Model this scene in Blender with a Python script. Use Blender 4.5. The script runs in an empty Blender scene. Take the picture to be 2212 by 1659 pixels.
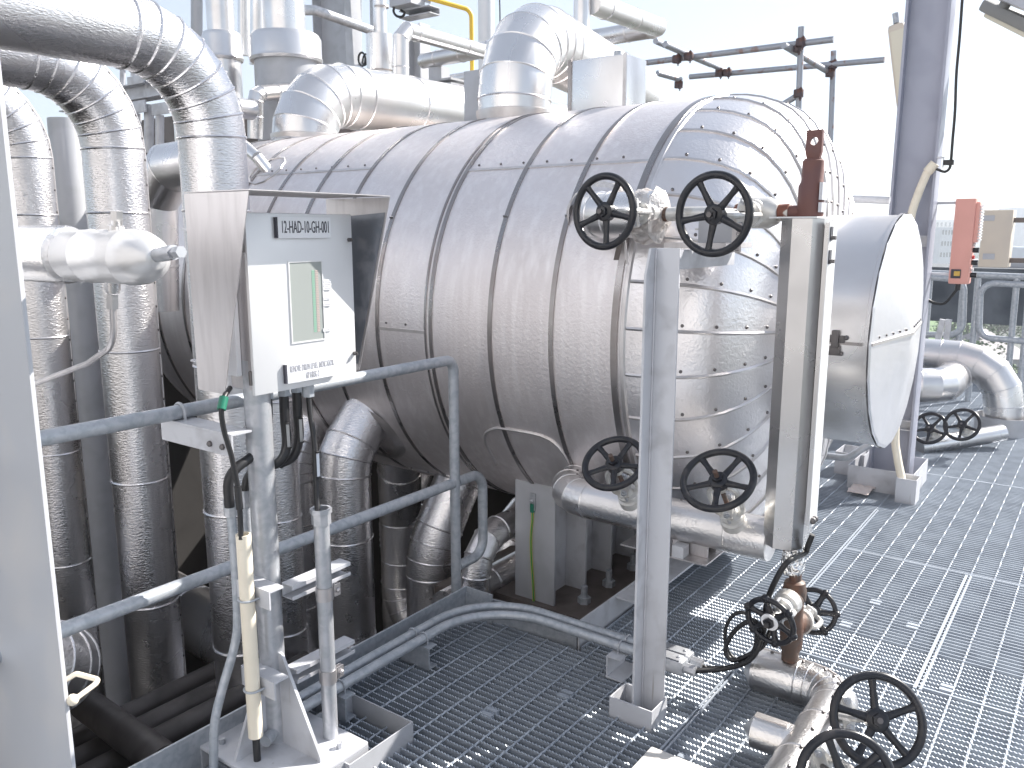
import bpy, math, random
from mathutils import Vector as V, Matrix, Quaternion
random.seed(7)
R = math.radians
scn = bpy.context.scene
COL = scn.collection
# ------------------------------------------------------------------ camera
CH = 1.64; YAW = R(36.1); LENS, SENS = 14.0, 17.3
W, H = 2212.0, 1659.0; F = LENS / SENS * W
PIT = math.atan((H / 2 - 497) / F)
cam = bpy.data.cameras.new('camera'); cam.lens = LENS; cam.sensor_width = SENS; cam.clip_start = .05; cam.clip_end = 9000
cam.dof.use_dof = True; cam.dof.focus_distance = 2.9; cam.dof.aperture_fstop = 4.0
co = bpy.data.objects.new('camera', cam); COL.objects.link(co)
co.location = (0, 0, CH); co.rotation_euler = (R(90) - PIT, 0, YAW); scn.camera = co
_r = V((math.cos(YAW), math.sin(YAW), 0)); _f = V((-math.sin(YAW), math.cos(YAW), 0)); _z = V((0, 0, 1))
_fw = _f * math.cos(PIT) - _z * math.sin(PIT); _up = _f * math.sin(PIT) + _z * math.cos(PIT)
CAM = V((0, 0, CH))
def ray(x, y): return _r * ((x - W / 2) / F) + _up * ((H / 2 - y) / F) + _fw
def at(x, y, ax, v):            # measured point of the photo -> place in the plant, on the plane ax = v
    d = ray(x, y); i = 'XYZ'.index(ax); return CAM + d * ((v - CAM[i]) / d[i])
# ------------------------------------------------------------------ light
SUN_AZ, SUN_EL = R(63), R(37.5)
SD = V((math.cos(SUN_EL) * math.cos(SUN_AZ), math.cos(SUN_EL) * math.sin(SUN_AZ), math.sin(SUN_EL)))
wd = bpy.data.worlds.new('World'); scn.world = wd; wd.use_nodes = True
nt = wd.node_tree; bg = nt.nodes['Background']; sky = nt.nodes.new('ShaderNodeTexSky'); sky.sky_type = 'NISHITA'
sky.sun_disc = False; sky.sun_elevation = SUN_EL; sky.sun_rotation = R(90) - SUN_AZ
sky.air_density = 1.0; sky.dust_density = .55; sky.ozone_density = 1.6; sky.altitude = 30
hs = nt.nodes.new('ShaderNodeHueSaturation'); hs.inputs['Saturation'].default_value = .62; nt.links.new(sky.outputs[0], hs.inputs['Color'])
hz = nt.nodes.new('ShaderNodeMix'); hz.data_type = 'RGBA'; hz.inputs[0].default_value = .40; hz.inputs[7].default_value = (4.0, 4.35, 5.0, 1)   # thin bright summer haze over the whole sky
nt.links.new(hs.outputs[0], hz.inputs[6]); nt.links.new(hz.outputs[2], bg.inputs[0]); bg.inputs[1].default_value = .09
sl = bpy.data.lights.new('sun', 'SUN'); sl.energy = 5.0; sl.angle = R(.53); sl.color = (1, .95, .88)
so = bpy.data.objects.new('sun', sl); COL.objects.link(so); so.rotation_euler = (-SD).to_track_quat('-Z', 'Y').to_euler(); so.location = (3, 6, 12)
scn.view_settings.view_transform = 'Standard'; scn.view_settings.look = 'None'; scn.view_settings.gamma = 1; scn.view_settings.exposure = 1.2
scn.render.engine = 'CYCLES'; scn.cycles.use_denoising = True; scn.cycles.max_bounces = 8
scn.cycles.sample_clamp_indirect = 6
# ------------------------------------------------------------------ materials
def mat(name, col, metal=0., rough=.5, bump=None, var=None, spec=None, streak=None):
    m = bpy.data.materials.new(name); m.use_nodes = True; t = m.node_tree; p = t.nodes['Principled BSDF']
    p.inputs['Base Color'].default_value = (*col, 1); p.inputs['Metallic'].default_value = metal; p.inputs['Roughness'].default_value = rough
    if spec is not None: p.inputs['Specular IOR Level'].default_value = spec
    tc = t.nodes.new('ShaderNodeTexCoord')
    def noise(scale, det=3, dist=0, stretch=None):
        n = t.nodes.new('ShaderNodeTexNoise'); n.inputs['Scale'].default_value = scale; n.inputs['Detail'].default_value = det; n.inputs['Distortion'].default_value = dist
        if stretch:
            mp = t.nodes.new('ShaderNodeMapping'); mp.inputs['Scale'].default_value = stretch; t.links.new(tc.outputs['Object'], mp.inputs[0]); t.links.new(mp.outputs[0], n.inputs['Vector'])
        else: t.links.new(tc.outputs['Object'], n.inputs['Vector'])
        return n
    base = None
    def mix(c2, n, lo, hi):
        nonlocal base
        rp = t.nodes.new('ShaderNodeValToRGB'); rp.color_ramp.elements[0].position = lo; rp.color_ramp.elements[1].position = hi
        t.links.new(n.outputs['Fac'], rp.inputs[0]); mx = t.nodes.new('ShaderNodeMix'); mx.data_type = 'RGBA'
        t.links.new(rp.outputs[0], mx.inputs[0])
        if base is None: mx.inputs[6].default_value = (*col, 1)
        else: t.links.new(base, mx.inputs[6])
        mx.inputs[7].default_value = (*c2, 1); base = mx.outputs[2]
        return rp
    if var:                      # (scale, colour 2, lo, hi)
        rp = mix(var[1], noise(var[0], 5, .4), var[2], var[3])
        mr = t.nodes.new('ShaderNodeMapRange'); mr.inputs[3].default_value = rough - .05; mr.inputs[4].default_value = min(1, rough + .12)
        t.links.new(rp.outputs[0], mr.inputs[0]); t.links.new(mr.outputs[0], p.inputs['Roughness'])
    if streak:                   # (stretch, colour, lo, hi)
        mix(streak[1], noise(1, 4, .2, streak[0]), streak[2], streak[3])
    if base is not None: t.links.new(base, p.inputs['Base Color'])
    if bump:                     # (scale, strength, distance, stretch)
        b = t.nodes.new('ShaderNodeBump'); b.inputs['Strength'].default_value = bump[1]; b.inputs['Distance'].default_value = bump[2]
        n = noise(bump[0], 2, .5, bump[3] if len(bump) > 3 else None)
        t.links.new(n.outputs['Fac'], b.inputs['Height']); t.links.new(b.outputs[0], p.inputs['Normal'])
    return m
M = {}
M['clad'] = mat('embossed_cladding', (.76, .75, .765), .95, .28, (1, .5, .005, (55, 55, 190)), (2.2, (.72, .71, .72), .35, .8))
M['cladx'] = mat('embossed_cladding_along', (.78, .765, .765), .95, .30, (1, .5, .0035, (95, 95, 95)), (2.2, (.72, .70, .69), .35, .8))
M['smooth'] = mat('smooth_cladding', (.78, .775, .78), .95, .31, (120, .10, .002), (2.5, (.60, .58, .58), .4, .8))
M['drum'] = mat('drum_cladding', (.80, .76, .765), .88, .47, (85, .5, .0035), (1.6, (.70, .655, .65), .35, .8), streak=((30, 30, .9), (.88, .85, .85), .45, .85))
M['head'] = mat('drum_head_cladding', (.82, .80, .81), .92, .36, (75, .5, .0035), (2.2, (.72, .69, .69), .4, .8))
M['band'] = mat('steel_band', (.36, .345, .345), .95, .30, None, (5, (.30, .27, .26), .4, .7))
M['ridge'] = mat('seam_ridge', (.66, .64, .64), .9, .36, None, (6, (.50, .47, .46), .4, .7))
M['screw'] = mat('screw_steel', (.16, .15, .15), .9, .4)
M['galv'] = mat('galvanised_steel', (.44, .465, .50), .35, .42, (60, .05, .002), (38, (.35, .38, .42), .42, .62))
M['galvl'] = mat('light_galvanised_steel', (.50, .51, .54), .6, .42, (50, .05, .002), (26, (.40, .42, .45), .42, .62))
M['grat'] = mat('grating_steel', (.41, .45, .505), .3, .42, None, (9, (.31, .345, .40), .4, .7))
M['paint'] = mat('grey_paint', (.44, .45, .48), .1, .42, (14, .05, .004), (7, (.38, .39, .41), .45, .7))
M['paintl'] = mat('pale_paint', (.54, .55, .585), .1, .42, (16, .06, .003), (9, (.43, .435, .46), .5, .68), None, ((40, 40, 3), (.36, .35, .35), .68, .76))
M['cab'] = mat('cabinet_paint', (.57, .59, .63), .05, .5, None, (3.5, (.64, .635, .64), .45, .7), None, ((5, 5, 2), (.50, .47, .44), .66, .78))
M['inox'] = mat('brushed_inox', (.56, .54, .545), .88, .42, None, None, None, ((38, 38, 5), (.46, .44, .445), .45, .78))
M['inoxs'] = mat('polished_inox', (.60, .595, .60), .95, .28, (5, .1, .01), (4, (.52, .51, .51), .4, .7))
M['white'] = mat('white_enamel', (.74, .745, .76), .25, .38, None, (3, (.70, .705, .72), .4, .7))
M['plate'] = mat('nameplate_plastic', (.80, .81, .84), 0, .35)
M['silver'] = mat('silver_painted_pot', (.74, .735, .74), .55, .36, (60, .12, .003), (5, (.68, .67, .67), .45, .75))
M['glass'] = mat('display_glass', (.31, .335, .325), 0, .16)
M['led'] = mat('scale_green', (.22, .42, .31), 0, .4)
M['ledr'] = mat('scale_rose', (.46, .37, .345), 0, .4)
M['ink'] = mat('dark_ink', (.045, .045, .06), 0, .5)
M['inkl'] = mat('faded_ink', (.42, .42, .45), 0, .5)
M['black'] = mat('black_enamel', (.012, .013, .018), .0, .34, (22, .06, .004), (30, (.035, .032, .035), .5, .72))
M['cable'] = mat('black_cable', (.016, .016, .018), 0, .42)
M['cream'] = mat('cream_pvc', (.80, .73, .60), 0, .38, None, (9, (.72, .65, .53), .45, .75))
M['green'] = mat('green_sleeve', (.015, .16, .10), 0, .35)
M['gy'] = mat('earth_wire', (.60, .50, .06), 0, .45)
M['gyg'] = mat('earth_wire_green', (.07, .30, .08), 0, .45)
M['yellow'] = mat('yellow_paint', (.72, .48, .05), 0, .45)
M['pink'] = mat('salmon_paint', (.70, .34, .29), 0, .48, None, (6, (.66, .33, .28), .4, .7))
M['beige'] = mat('beige_paint', (.62, .55, .46), .1, .45, None, (3, (.54, .48, .42), .4, .7))
M['red'] = mat('red_plastic', (.6, .05, .05), 0, .4)
M['gold'] = mat('gold_label', (.55, .36, .08), .3, .4)
M['rust'] = mat('rusty_steel', (.105, .075, .062), .15, .6, (40, .25, .004), (18, (.15, .075, .05), .45, .68))
M['rust2'] = mat('brown_primer', (.135, .062, .058), .05, .55, (30, .12, .004), (14, (.17, .075, .06), .45, .7))
M['flake'] = mat('flaking_paint', (.62, .59, .55), .2, .5, (35, .25, .004), (16, (.20, .075, .05), .56, .60))
M['valve'] = mat('silver_painted_casting', (.62, .615, .60), .4, .42, (40, .12, .004), (20, (.46, .44, .41), .48, .68))
M['foil'] = mat('crinkled_foil', (.80, .80, .80), 1, .16, (28, 1.0, .03))
M['lag'] = mat('torn_lagging', (.64, .61, .59), .5, .45, (40, .8, .012), (18, (.42, .38, .36), .5, .64))
M['rplate'] = mat('rust_stained_plate', (.66, .635, .60), .1, .45, (30, .1, .004), (9, (.42, .20, .06), .63, .68))
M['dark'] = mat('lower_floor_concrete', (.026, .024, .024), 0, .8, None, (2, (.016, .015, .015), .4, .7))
M['conc'] = mat('weathered_concrete', (.15, .165, .185), 0, .8, None, (2.2, (.08, .09, .105), .4, .66))
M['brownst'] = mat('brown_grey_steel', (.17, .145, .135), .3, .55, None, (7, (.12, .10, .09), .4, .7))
M['pit'] = mat('dull_pit_pipe', (.10, .092, .09), .5, .5, None, (6, (.07, .064, .062), .4, .7))
M['col'] = mat('lavender_grey_paint', (.34, .355, .43), .05, .42, (12, .05, .004), (5, (.30, .315, .385), .45, .7))
M['tube'] = mat('scaffold_tube', (.36, .38, .42), .4, .5, None, (12, (.30, .22, .20), .58, .66))
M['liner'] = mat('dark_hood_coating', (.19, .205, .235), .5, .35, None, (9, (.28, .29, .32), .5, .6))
M['clamp'] = mat('scaffold_clamp', (.10, .075, .08), .4, .6, None, (22, (.16, .07, .05), .5, .65))
M['cloth'] = mat('rag_cloth', (.55, .48, .45), 0, .9, (40, .5, .01))
M['lampb'] = mat('lamp_body', (.22, .22, .21), .1, .5)
M['lampd'] = mat('lamp_diffuser', (.66, .62, .50), 0, .35)
# ------------------------------------------------------------------ mesh helpers
MW = {}
def frame(d, ref=None):
    d = V(d).normalized(); ref = V(ref) if ref is not None else (V((0, 0, 1)) if abs(d.z) < .95 else V((1, 0, 0)))
    x = ref.cross(d).normalized(); return x, d.cross(x), d
class MB:
    def __init__(s): s.v = []; s.f = []
    def add(s, vs, fs):
        o = len(s.v); s.v += [V(p) for p in vs]; s.f += [[o + i for i in f] for f in fs]; return s
    def box(s, lo, hi, m=None):
        a, b = lo, hi
        vs = [V((x, y, z)) for x in (a[0], b[0]) for y in (a[1], b[1]) for z in (a[2], b[2])]
        if m: vs = [m @ p for p in vs]
        return s.add(vs, [(0, 1, 3, 2), (4, 6, 7, 5), (0, 4, 5, 1), (2, 3, 7, 6), (0, 2, 6, 4), (1, 5, 7, 3)])
    def bar(s, p, q, w, h, up=(0, 0, 1)):
        p, q = V(p), V(q); d = (q - p).normalized(); x = d.cross(V(up)).normalized(); u = x.cross(d)
        m = Matrix((( x.x, d.x, u.x, p.x), (x.y, d.y, u.y, p.y), (x.z, d.z, u.z, p.z), (0, 0, 0, 1)))
        return s.box((-w / 2, 0, -h / 2), (w / 2, (q - p).length, h / 2), m)
    def rings(s, rs, caps=True, closed=False):
        n = len(rs[0]); vs = [p for r_ in rs for p in r_]; fs = []
        k = len(rs)
        for i in range(k if closed else k - 1):
            a, b = i * n, ((i + 1) % k) * n
            for j in range(n): fs.append((a + j, a + (j + 1) % n, b + (j + 1) % n, b + j))
        if caps and not closed: fs += [tuple(range(n))[::-1], tuple((k - 1) * n + j for j in range(n))]
        return s.add(vs, fs)
    def tube(s, pts, r, n=16, caps=True): return s.rings(tube_rings(pts, r, n)[0], caps)
    def cyl(s, p, q, r, r2=None, n=24, caps=True):
        p, q = V(p), V(q); x, y, d = frame(q - p); r2 = r if r2 is None else r2
        c = [(math.cos(2 * math.pi * j / n), math.sin(2 * math.pi * j / n)) for j in range(n)]
        return s.rings([[p + (x * a + y * b) * r for a, b in c], [q + (x * a + y * b) * r2 for a, b in c]], caps)
    def lathe(s, o, ax, prof, n=32, caps=True):
        o = V(o); x, y, d = frame(ax); c = [(math.cos(2 * math.pi * j / n), math.sin(2 * math.pi * j / n)) for j in range(n)]
        return s.rings([[o + d * t + (x * a + y * b) * r for a, b in c] for t, r in prof], caps)
    def torus(s, c, ax, R_, r, n=36, m=8):
        c = V(c); x, y, d = frame(ax); rs = []
        for i in range(n):
            a = 2 * math.pi * i / n; e = x * math.cos(a) + y * math.sin(a)
            rs.append([c + e * (R_ + r * math.cos(2 * math.pi * j / m)) + d * (r * math.sin(2 * math.pi * j / m)) for j in range(m)])
        return s.rings(rs, False, True)
    def prism(s, poly, vec):
        vec = V(vec); n = len(poly); a = [V(p) for p in poly]
        return s.add(a + [p + vec for p in a], [tuple(range(n))[::-1], tuple(range(n, 2 * n))] + [(i, (i + 1) % n, n + (i + 1) % n, n + i) for i in range(n)])
    def sphere(s, c, r, n=12, m=7, sc=(1, 1, 1)):
        c = V(c); rs = []
        for i in range(1, m):
            a = math.pi * i / m
            rs.append([c + V((r * math.sin(a) * math.cos(2 * math.pi * j / n) * sc[0], r * math.sin(a) * math.sin(2 * math.pi * j / n) * sc[1], r * math.cos(a) * sc[2])) for j in range(n)])
        return s.rings(rs, True)
    def screw(s, p, nrm, r=.0055, h=.005): p = V(p); nrm = V(nrm).normalized(); return s.lathe(p, nrm, [(-.002, r), (h * .6, r), (h, r * .55)], 8)
    def build(s, name, mt, parent=None, label=None, cat=None, group=None, kind=None, local=False, ang=38, bevel=0, origin=None):
        me = bpy.data.meshes.new(name)
        mw = MW.get(parent) if parent else None
        if mw is None and not parent and origin is None and not kind and s.v:
            zs = min(p.z for p in s.v); n = len(s.v); origin = V((sum(p.x for p in s.v) / n, sum(p.y for p in s.v) / n, zs))
        off = V(origin) if (origin is not None and not parent) else V((0, 0, 0))
        vs = s.v if local else ([mw.inverted() @ p for p in s.v] if mw is not None else [p - off for p in s.v])
        me.from_pydata([tuple(p) for p in vs], [], s.f)
        me.materials.append(M[mt] if isinstance(mt, str) else mt); me.validate(); me.update()
        import bmesh
        bm = bmesh.new(); bm.from_mesh(me); bmesh.ops.recalc_face_normals(bm, faces=bm.faces)
        if bevel:
            ed = [e for e in bm.edges if len(e.link_faces) == 2 and e.calc_face_angle() > R(30)]
            bmesh.ops.bevel(bm, geom=ed, offset=bevel, segments=2, profile=.6, affect='EDGES', clamp_overlap=True)
        bm.to_mesh(me); bm.free()
        me.polygons.foreach_set('use_smooth', [True] * len(me.polygons)); me.set_sharp_from_angle(angle=R(ang))
        o = bpy.data.objects.new(name, me); COL.objects.link(o)
        if parent: o.parent = parent; MW[o] = MW[parent]
        else: o.location = off; MW[o] = Matrix.Translation(off)
        tag(o, label, cat, group, kind); return o
def tag(o, label=None, cat=None, group=None, kind=None):
    if label: o['label'] = label
    if cat: o['category'] = cat
    if group: o['group'] = group
    if kind: o['kind'] = kind
def T(name, label, cat, loc=(0, 0, 0), group=None, rot=None):
    o = bpy.data.objects.new(name, None); COL.objects.link(o); o.empty_display_size = .05
    m = Matrix.Translation(V(loc)) @ (rot.to_4x4() if rot is not None else Matrix())
    o.matrix_world = m; MW[o] = m; tag(o, label, cat, group); return o
def copy_tree(o, parent=None):
    c = o.copy(); COL.objects.link(c)
    if parent: c.parent = parent
    for ch in [x for x in COL.objects if x.parent == o]: copy_tree(ch, c)
    return c
def tube_rings(pts, r, n=16, start=None):
    pts = [V(p) for p in pts]; k = len(pts); dirs = [(pts[i + 1] - pts[i]).normalized() for i in range(k - 1)]
    x, y, d = frame(dirs[0], start); ring = [pts[0] + (x * math.cos(2 * math.pi * j / n) + y * math.sin(2 * math.pi * j / n)) * r for j in range(n)]
    rs = [ring]; nor = [dirs[0]]
    for i in range(1, k):
        din = dirs[i - 1]; nn = (din + dirs[i]).normalized() if i < k - 1 else din
        ring = [p + din * ((pts[i] - p).dot(nn) / din.dot(nn)) for p in ring]; rs.append(ring); nor.append(nn)
    return rs, nor
def fillet(a, b, c, rad, seg):
    a, b, c = V(a), V(b), V(c); d1 = (a - b).normalized(); d2 = (c - b).normalized(); th = d1.angle(d2)
    t = rad / math.tan(th / 2); p1 = b + d1 * t; p2 = b + d2 * t; ctr = b + (d1 + d2).normalized() * (rad / math.sin(th / 2))
    u = p1 - ctr; w = p2 - ctr; om = u.angle(w)
    return [ (u * math.sin((1 - s / seg) * om) + w * math.sin(s / seg * om)) / math.sin(om) + ctr for s in range(seg + 1)]
def rounded(pts, rad, seg=6):
    out = [V(pts[0])]
    for i in range(1, len(pts) - 1): out += fillet(pts[i - 1], pts[i], pts[i + 1], rad, seg)
    return out + [V(pts[-1])]
def spline(pts, seg=6):
    P = [V(p) for p in pts]; P = [P[0] * 2 - P[1]] + P + [P[-1] * 2 - P[-2]]; out = []
    for i in range(1, len(P) - 2):
        a, b, c, d = P[i - 1:i + 3]
        for k in range(seg):
            t = k / seg; out.append(.5 * ((2 * b) + (c - a) * t + (2 * a - 5 * b + 4 * c - d) * t * t + (3 * b - a - 3 * c + d) * t ** 3))
    return out + [P[-2]]
def clad_pipe(th, pts, r, rad=.3, seg=6, step=.45, mt='clad', n=36, bead=.0055, seam=None, off=.2):
    """insulated pipe: straight sections and mitred elbows as parts, raised bead at every joint, screwed lap seam"""
    pts = [V(p) for p in pts]; cur = pts[0]; full = [pts[0]]
    def section(a, b, nm='pipe_section'):
        L = (b - a).length; d = (b - a).normalized(); m = MB().cyl(a, b, r, n=n)
        k = off
        while k < L - .02:
            m.torus(a + d * k, d, r, bead, n, 6); k += step
        m.build(nm, mt, th)
    for i in range(1, len(pts) - 1):
        arc = fillet(pts[i - 1], pts[i], pts[i + 1], rad, seg)
        section(cur, arc[0]); m = MB(); rs, nor = tube_rings([arc[0] + (arc[0] - cur).normalized() * -.001] + arc + [arc[-1] + (pts[i + 1] - pts[i]).normalized() * .001], r + .0005, n)
        m.rings(rs, False)
        for c, q in zip(arc, nor[1:-1]): m.torus(c, q, r, bead, n, 6)
        m.build('elbow', mt, th, ang=12); cur = arc[-1]; full += arc
    section(cur, pts[-1]); full.append(pts[-1])
    if seam is not None:
        rs, nor = tube_rings(full, r, 72); k = int(seam / 360 * 72) % 72; line = [q[k] for q in rs]
        m = MB(); m.tube(line, .006, 6); m.build('lap_seam', 'ridge', th)
        s = MB(); acc = 0
        for (a, b, ca) in zip(line, line[1:], full):
            L = (b - a).length; d = (b - a).normalized(); q = .05
            while q < L:
                p = a + d * q; o = (p - ca); o = (o - d * o.dot(d)).normalized(); t = d.cross(o); s.screw(p + t * .018 - o * .001, o); q += .11
        if s.v: s.build('rivet_row', 'screw', th)
    return full
def zplane(z): return lambda x, y: at(x, y, 'Z', z)
# ================================================================== setting
def ground():
    MB().add([(-6000, -6000, -24), (6000, -6000, -24), (6000, 6000, -24), (-6000, 6000, -24)], [(0, 1, 2, 3)]).build('ground', mat('far_ground', (.075, .085, .07), 0, .9, None, (.02, (.12, .115, .11), .45, .6)), kind='structure')
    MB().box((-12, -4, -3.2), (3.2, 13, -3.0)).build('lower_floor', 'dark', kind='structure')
    MB().box((-5.69, 4.5, -.06), (-2.61, 10.4, -.01)).box((-2.61, 4.5, -.06), (-1.63, 4.99, -.01)).build('sun_block_deck', 'brownst', kind='structure')  # added solid deck, stops sun reaching the pit from behind the drum
    MB().box((2.7, -4, -2.999), (2.9, 10.6, -.05)).box((-9, 10.6, -2.999), (2.7, 10.8, -.05)).box((-9, -4, -2.999), (2.699, -3.8, -.05)).build('lower_wall', 'dark', kind='structure')  # added unseen walls, keep side light out below the grating
ground()
def grating():
    g = MB(); PX = 2.6
    y = -1.2
    def barx(y, x0, x1, teeth):
        t = .0022
        if not teeth: g.box((x0, y - t, -.032), (x1, y + t, 0)); return
        xs = []; x = x0; k = 0
        while x < x1: xs.append((x, 0 if k % 2 == 0 else -.0045)); x += .007 if k % 2 == 0 else .006; k += 1
        n = len(xs); vs = []
        for (x, z) in xs: vs += [(x, y - t, -.032), (x, y - t, z), (x, y + t, z), (x, y + t, -.032)]
        fs = []
        for i in range(n - 1):
            a, b = 4 * i, 4 * i + 4; fs += [(a, b, b + 1, a + 1), (a + 1, b + 1, b + 2, a + 2), (a + 2, b + 2, b + 3, a + 3)]
        g.add(vs, fs)
    while y < 10.4:
        if y < 2.61: barx(y, -2.125, PX if y > .4 else PX, .9 < y)
        else: barx(y, -1.58 if y < 5.0 else -2.6, PX, y < 3.4)
        y += .030
    def barT(x, y0, y1):
        if y1 < 5.2 or True:
            rs = []; yy = y0; k = 0; st = .011 if x < 1.0 else .05
            while yy < y1:
                stp = st if yy < 4.5 else .05
                a = R(28) * k; rs.append([V((x + .0042 * math.cos(a + R(90) * j), yy, -.004 + .0042 * math.sin(a + R(90) * j))) for j in range(4)]); yy += stp; k += 1
            g.rings(rs)
    x = -2.03
    while x < PX:
        barT(x, .2 if x > -2.1 else 1, 2.62 if x < -1.6 else 10.4); x += .1
    for (xb, y0, y1, w) in ((-1.03, 1.2, 5.1, .007), (-1.016, 1.2, 5.1, .007), (-.445, 3.1, 4.34, .012), (-.425, 3.1, 4.34, .008), (-2.125, 0, 2.61, .006), (-1.58, 2.64, 5, .006)):
        g.box((xb - w / 2, y0, -.034), (xb + w / 2, y1, .0012))
    for yb in (3.12, 4.36, 6.1): g.box((-1.02, yb - .004, -.034), (PX, yb + .004, .0011))
    for (cx, cy) in ((-.78, 3.45), (-.73, 3.75), (-.55, 3.6), (-.95, 2.2), (-.4, 2.9), (-.35, 3.15), (-1.1, 2.0), (-1.45, 2.3), (-1.6, 2.05), (-.8, 3.0)):
        for dy in (0, .03): g.box((cx - .022, cy + dy - .009, -.03), (cx + .022, cy + dy + .009, .003))
    g.build('walkway_grating', 'grat', kind='structure')
    f = MB()
    for x in (-2.0, -1.0, .2, 1.4): f.box((x - .05, -1, -.26), (x + .05, 10.4 if x > -1.5 else 2.55, -.036))
    for y in (.5, 2.9, 5.2, 7.6, 10): f.box((-1.55, y - .05, -.30), (2.6, y + .05, -.04))
    f.build('walkway_framing', 'galv', kind='structure')
grating()
MB().box((-9, -7.4, -3), (9, -7, 8.5)).build('bounce_wall', mat('bounce_wall_sheet', (.47, .465, .47), 0, .7, None, (1.2, (.40, .395, .40), .4, .7)), label='unseen pale wall added behind the camera to bounce sunlight onto the drum', cat='building')  # added out of view, throws sunlight back at the drum front
t = T('toe_plate', 'galvanised toe plate edging the floor opening below the handrail', 'toe plate', (-2.14, 2.6, 0), 'toe plates round the floor opening')
MB().box((-2.147, -1.0, -.10), (-2.139, 2.607, .125)).build('plate', 'galv', t); MB().box((-2.139, 2.597, -.1), (-2.0, 2.605, .125)).build('return_plate', 'galv', t)
t = T('toe_plate', 'galvanised toe plate behind the two bent conduits, before the drum saddle', 'toe plate', (-1.8, 2.64, 0), 'toe plates round the floor opening')
MB().prism([at(1000, 1277, 'Z', .10), at(1248, 1338, 'Z', .10), at(1248, 1338, 'Z', .10) + V((0, 0, -.2)), at(1000, 1277, 'Z', .10) + V((0, 0, -.2))], (0, -.008, 0)).build('plate', 'galv', t)
t = T('toe_plate', 'pale blue toe plate running from the saddle corner back under the drum head', 'toe plate', (-1.6, 3.6, 0), 'toe plates round the floor opening')
MB().box((-1.608, 2.655, -.14), (-1.60, 4.98, .10)).build('plate', 'paintl', t); MB().box((-1.74, 2.66, -.16), (-1.609, 4.9, -.15)).build('ledge', 'brownst', t); MB().box((-1.5995, 2.95, .088), (-1.48, 3.75, .098)).build('flat_top', 'paintl', t)
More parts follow.
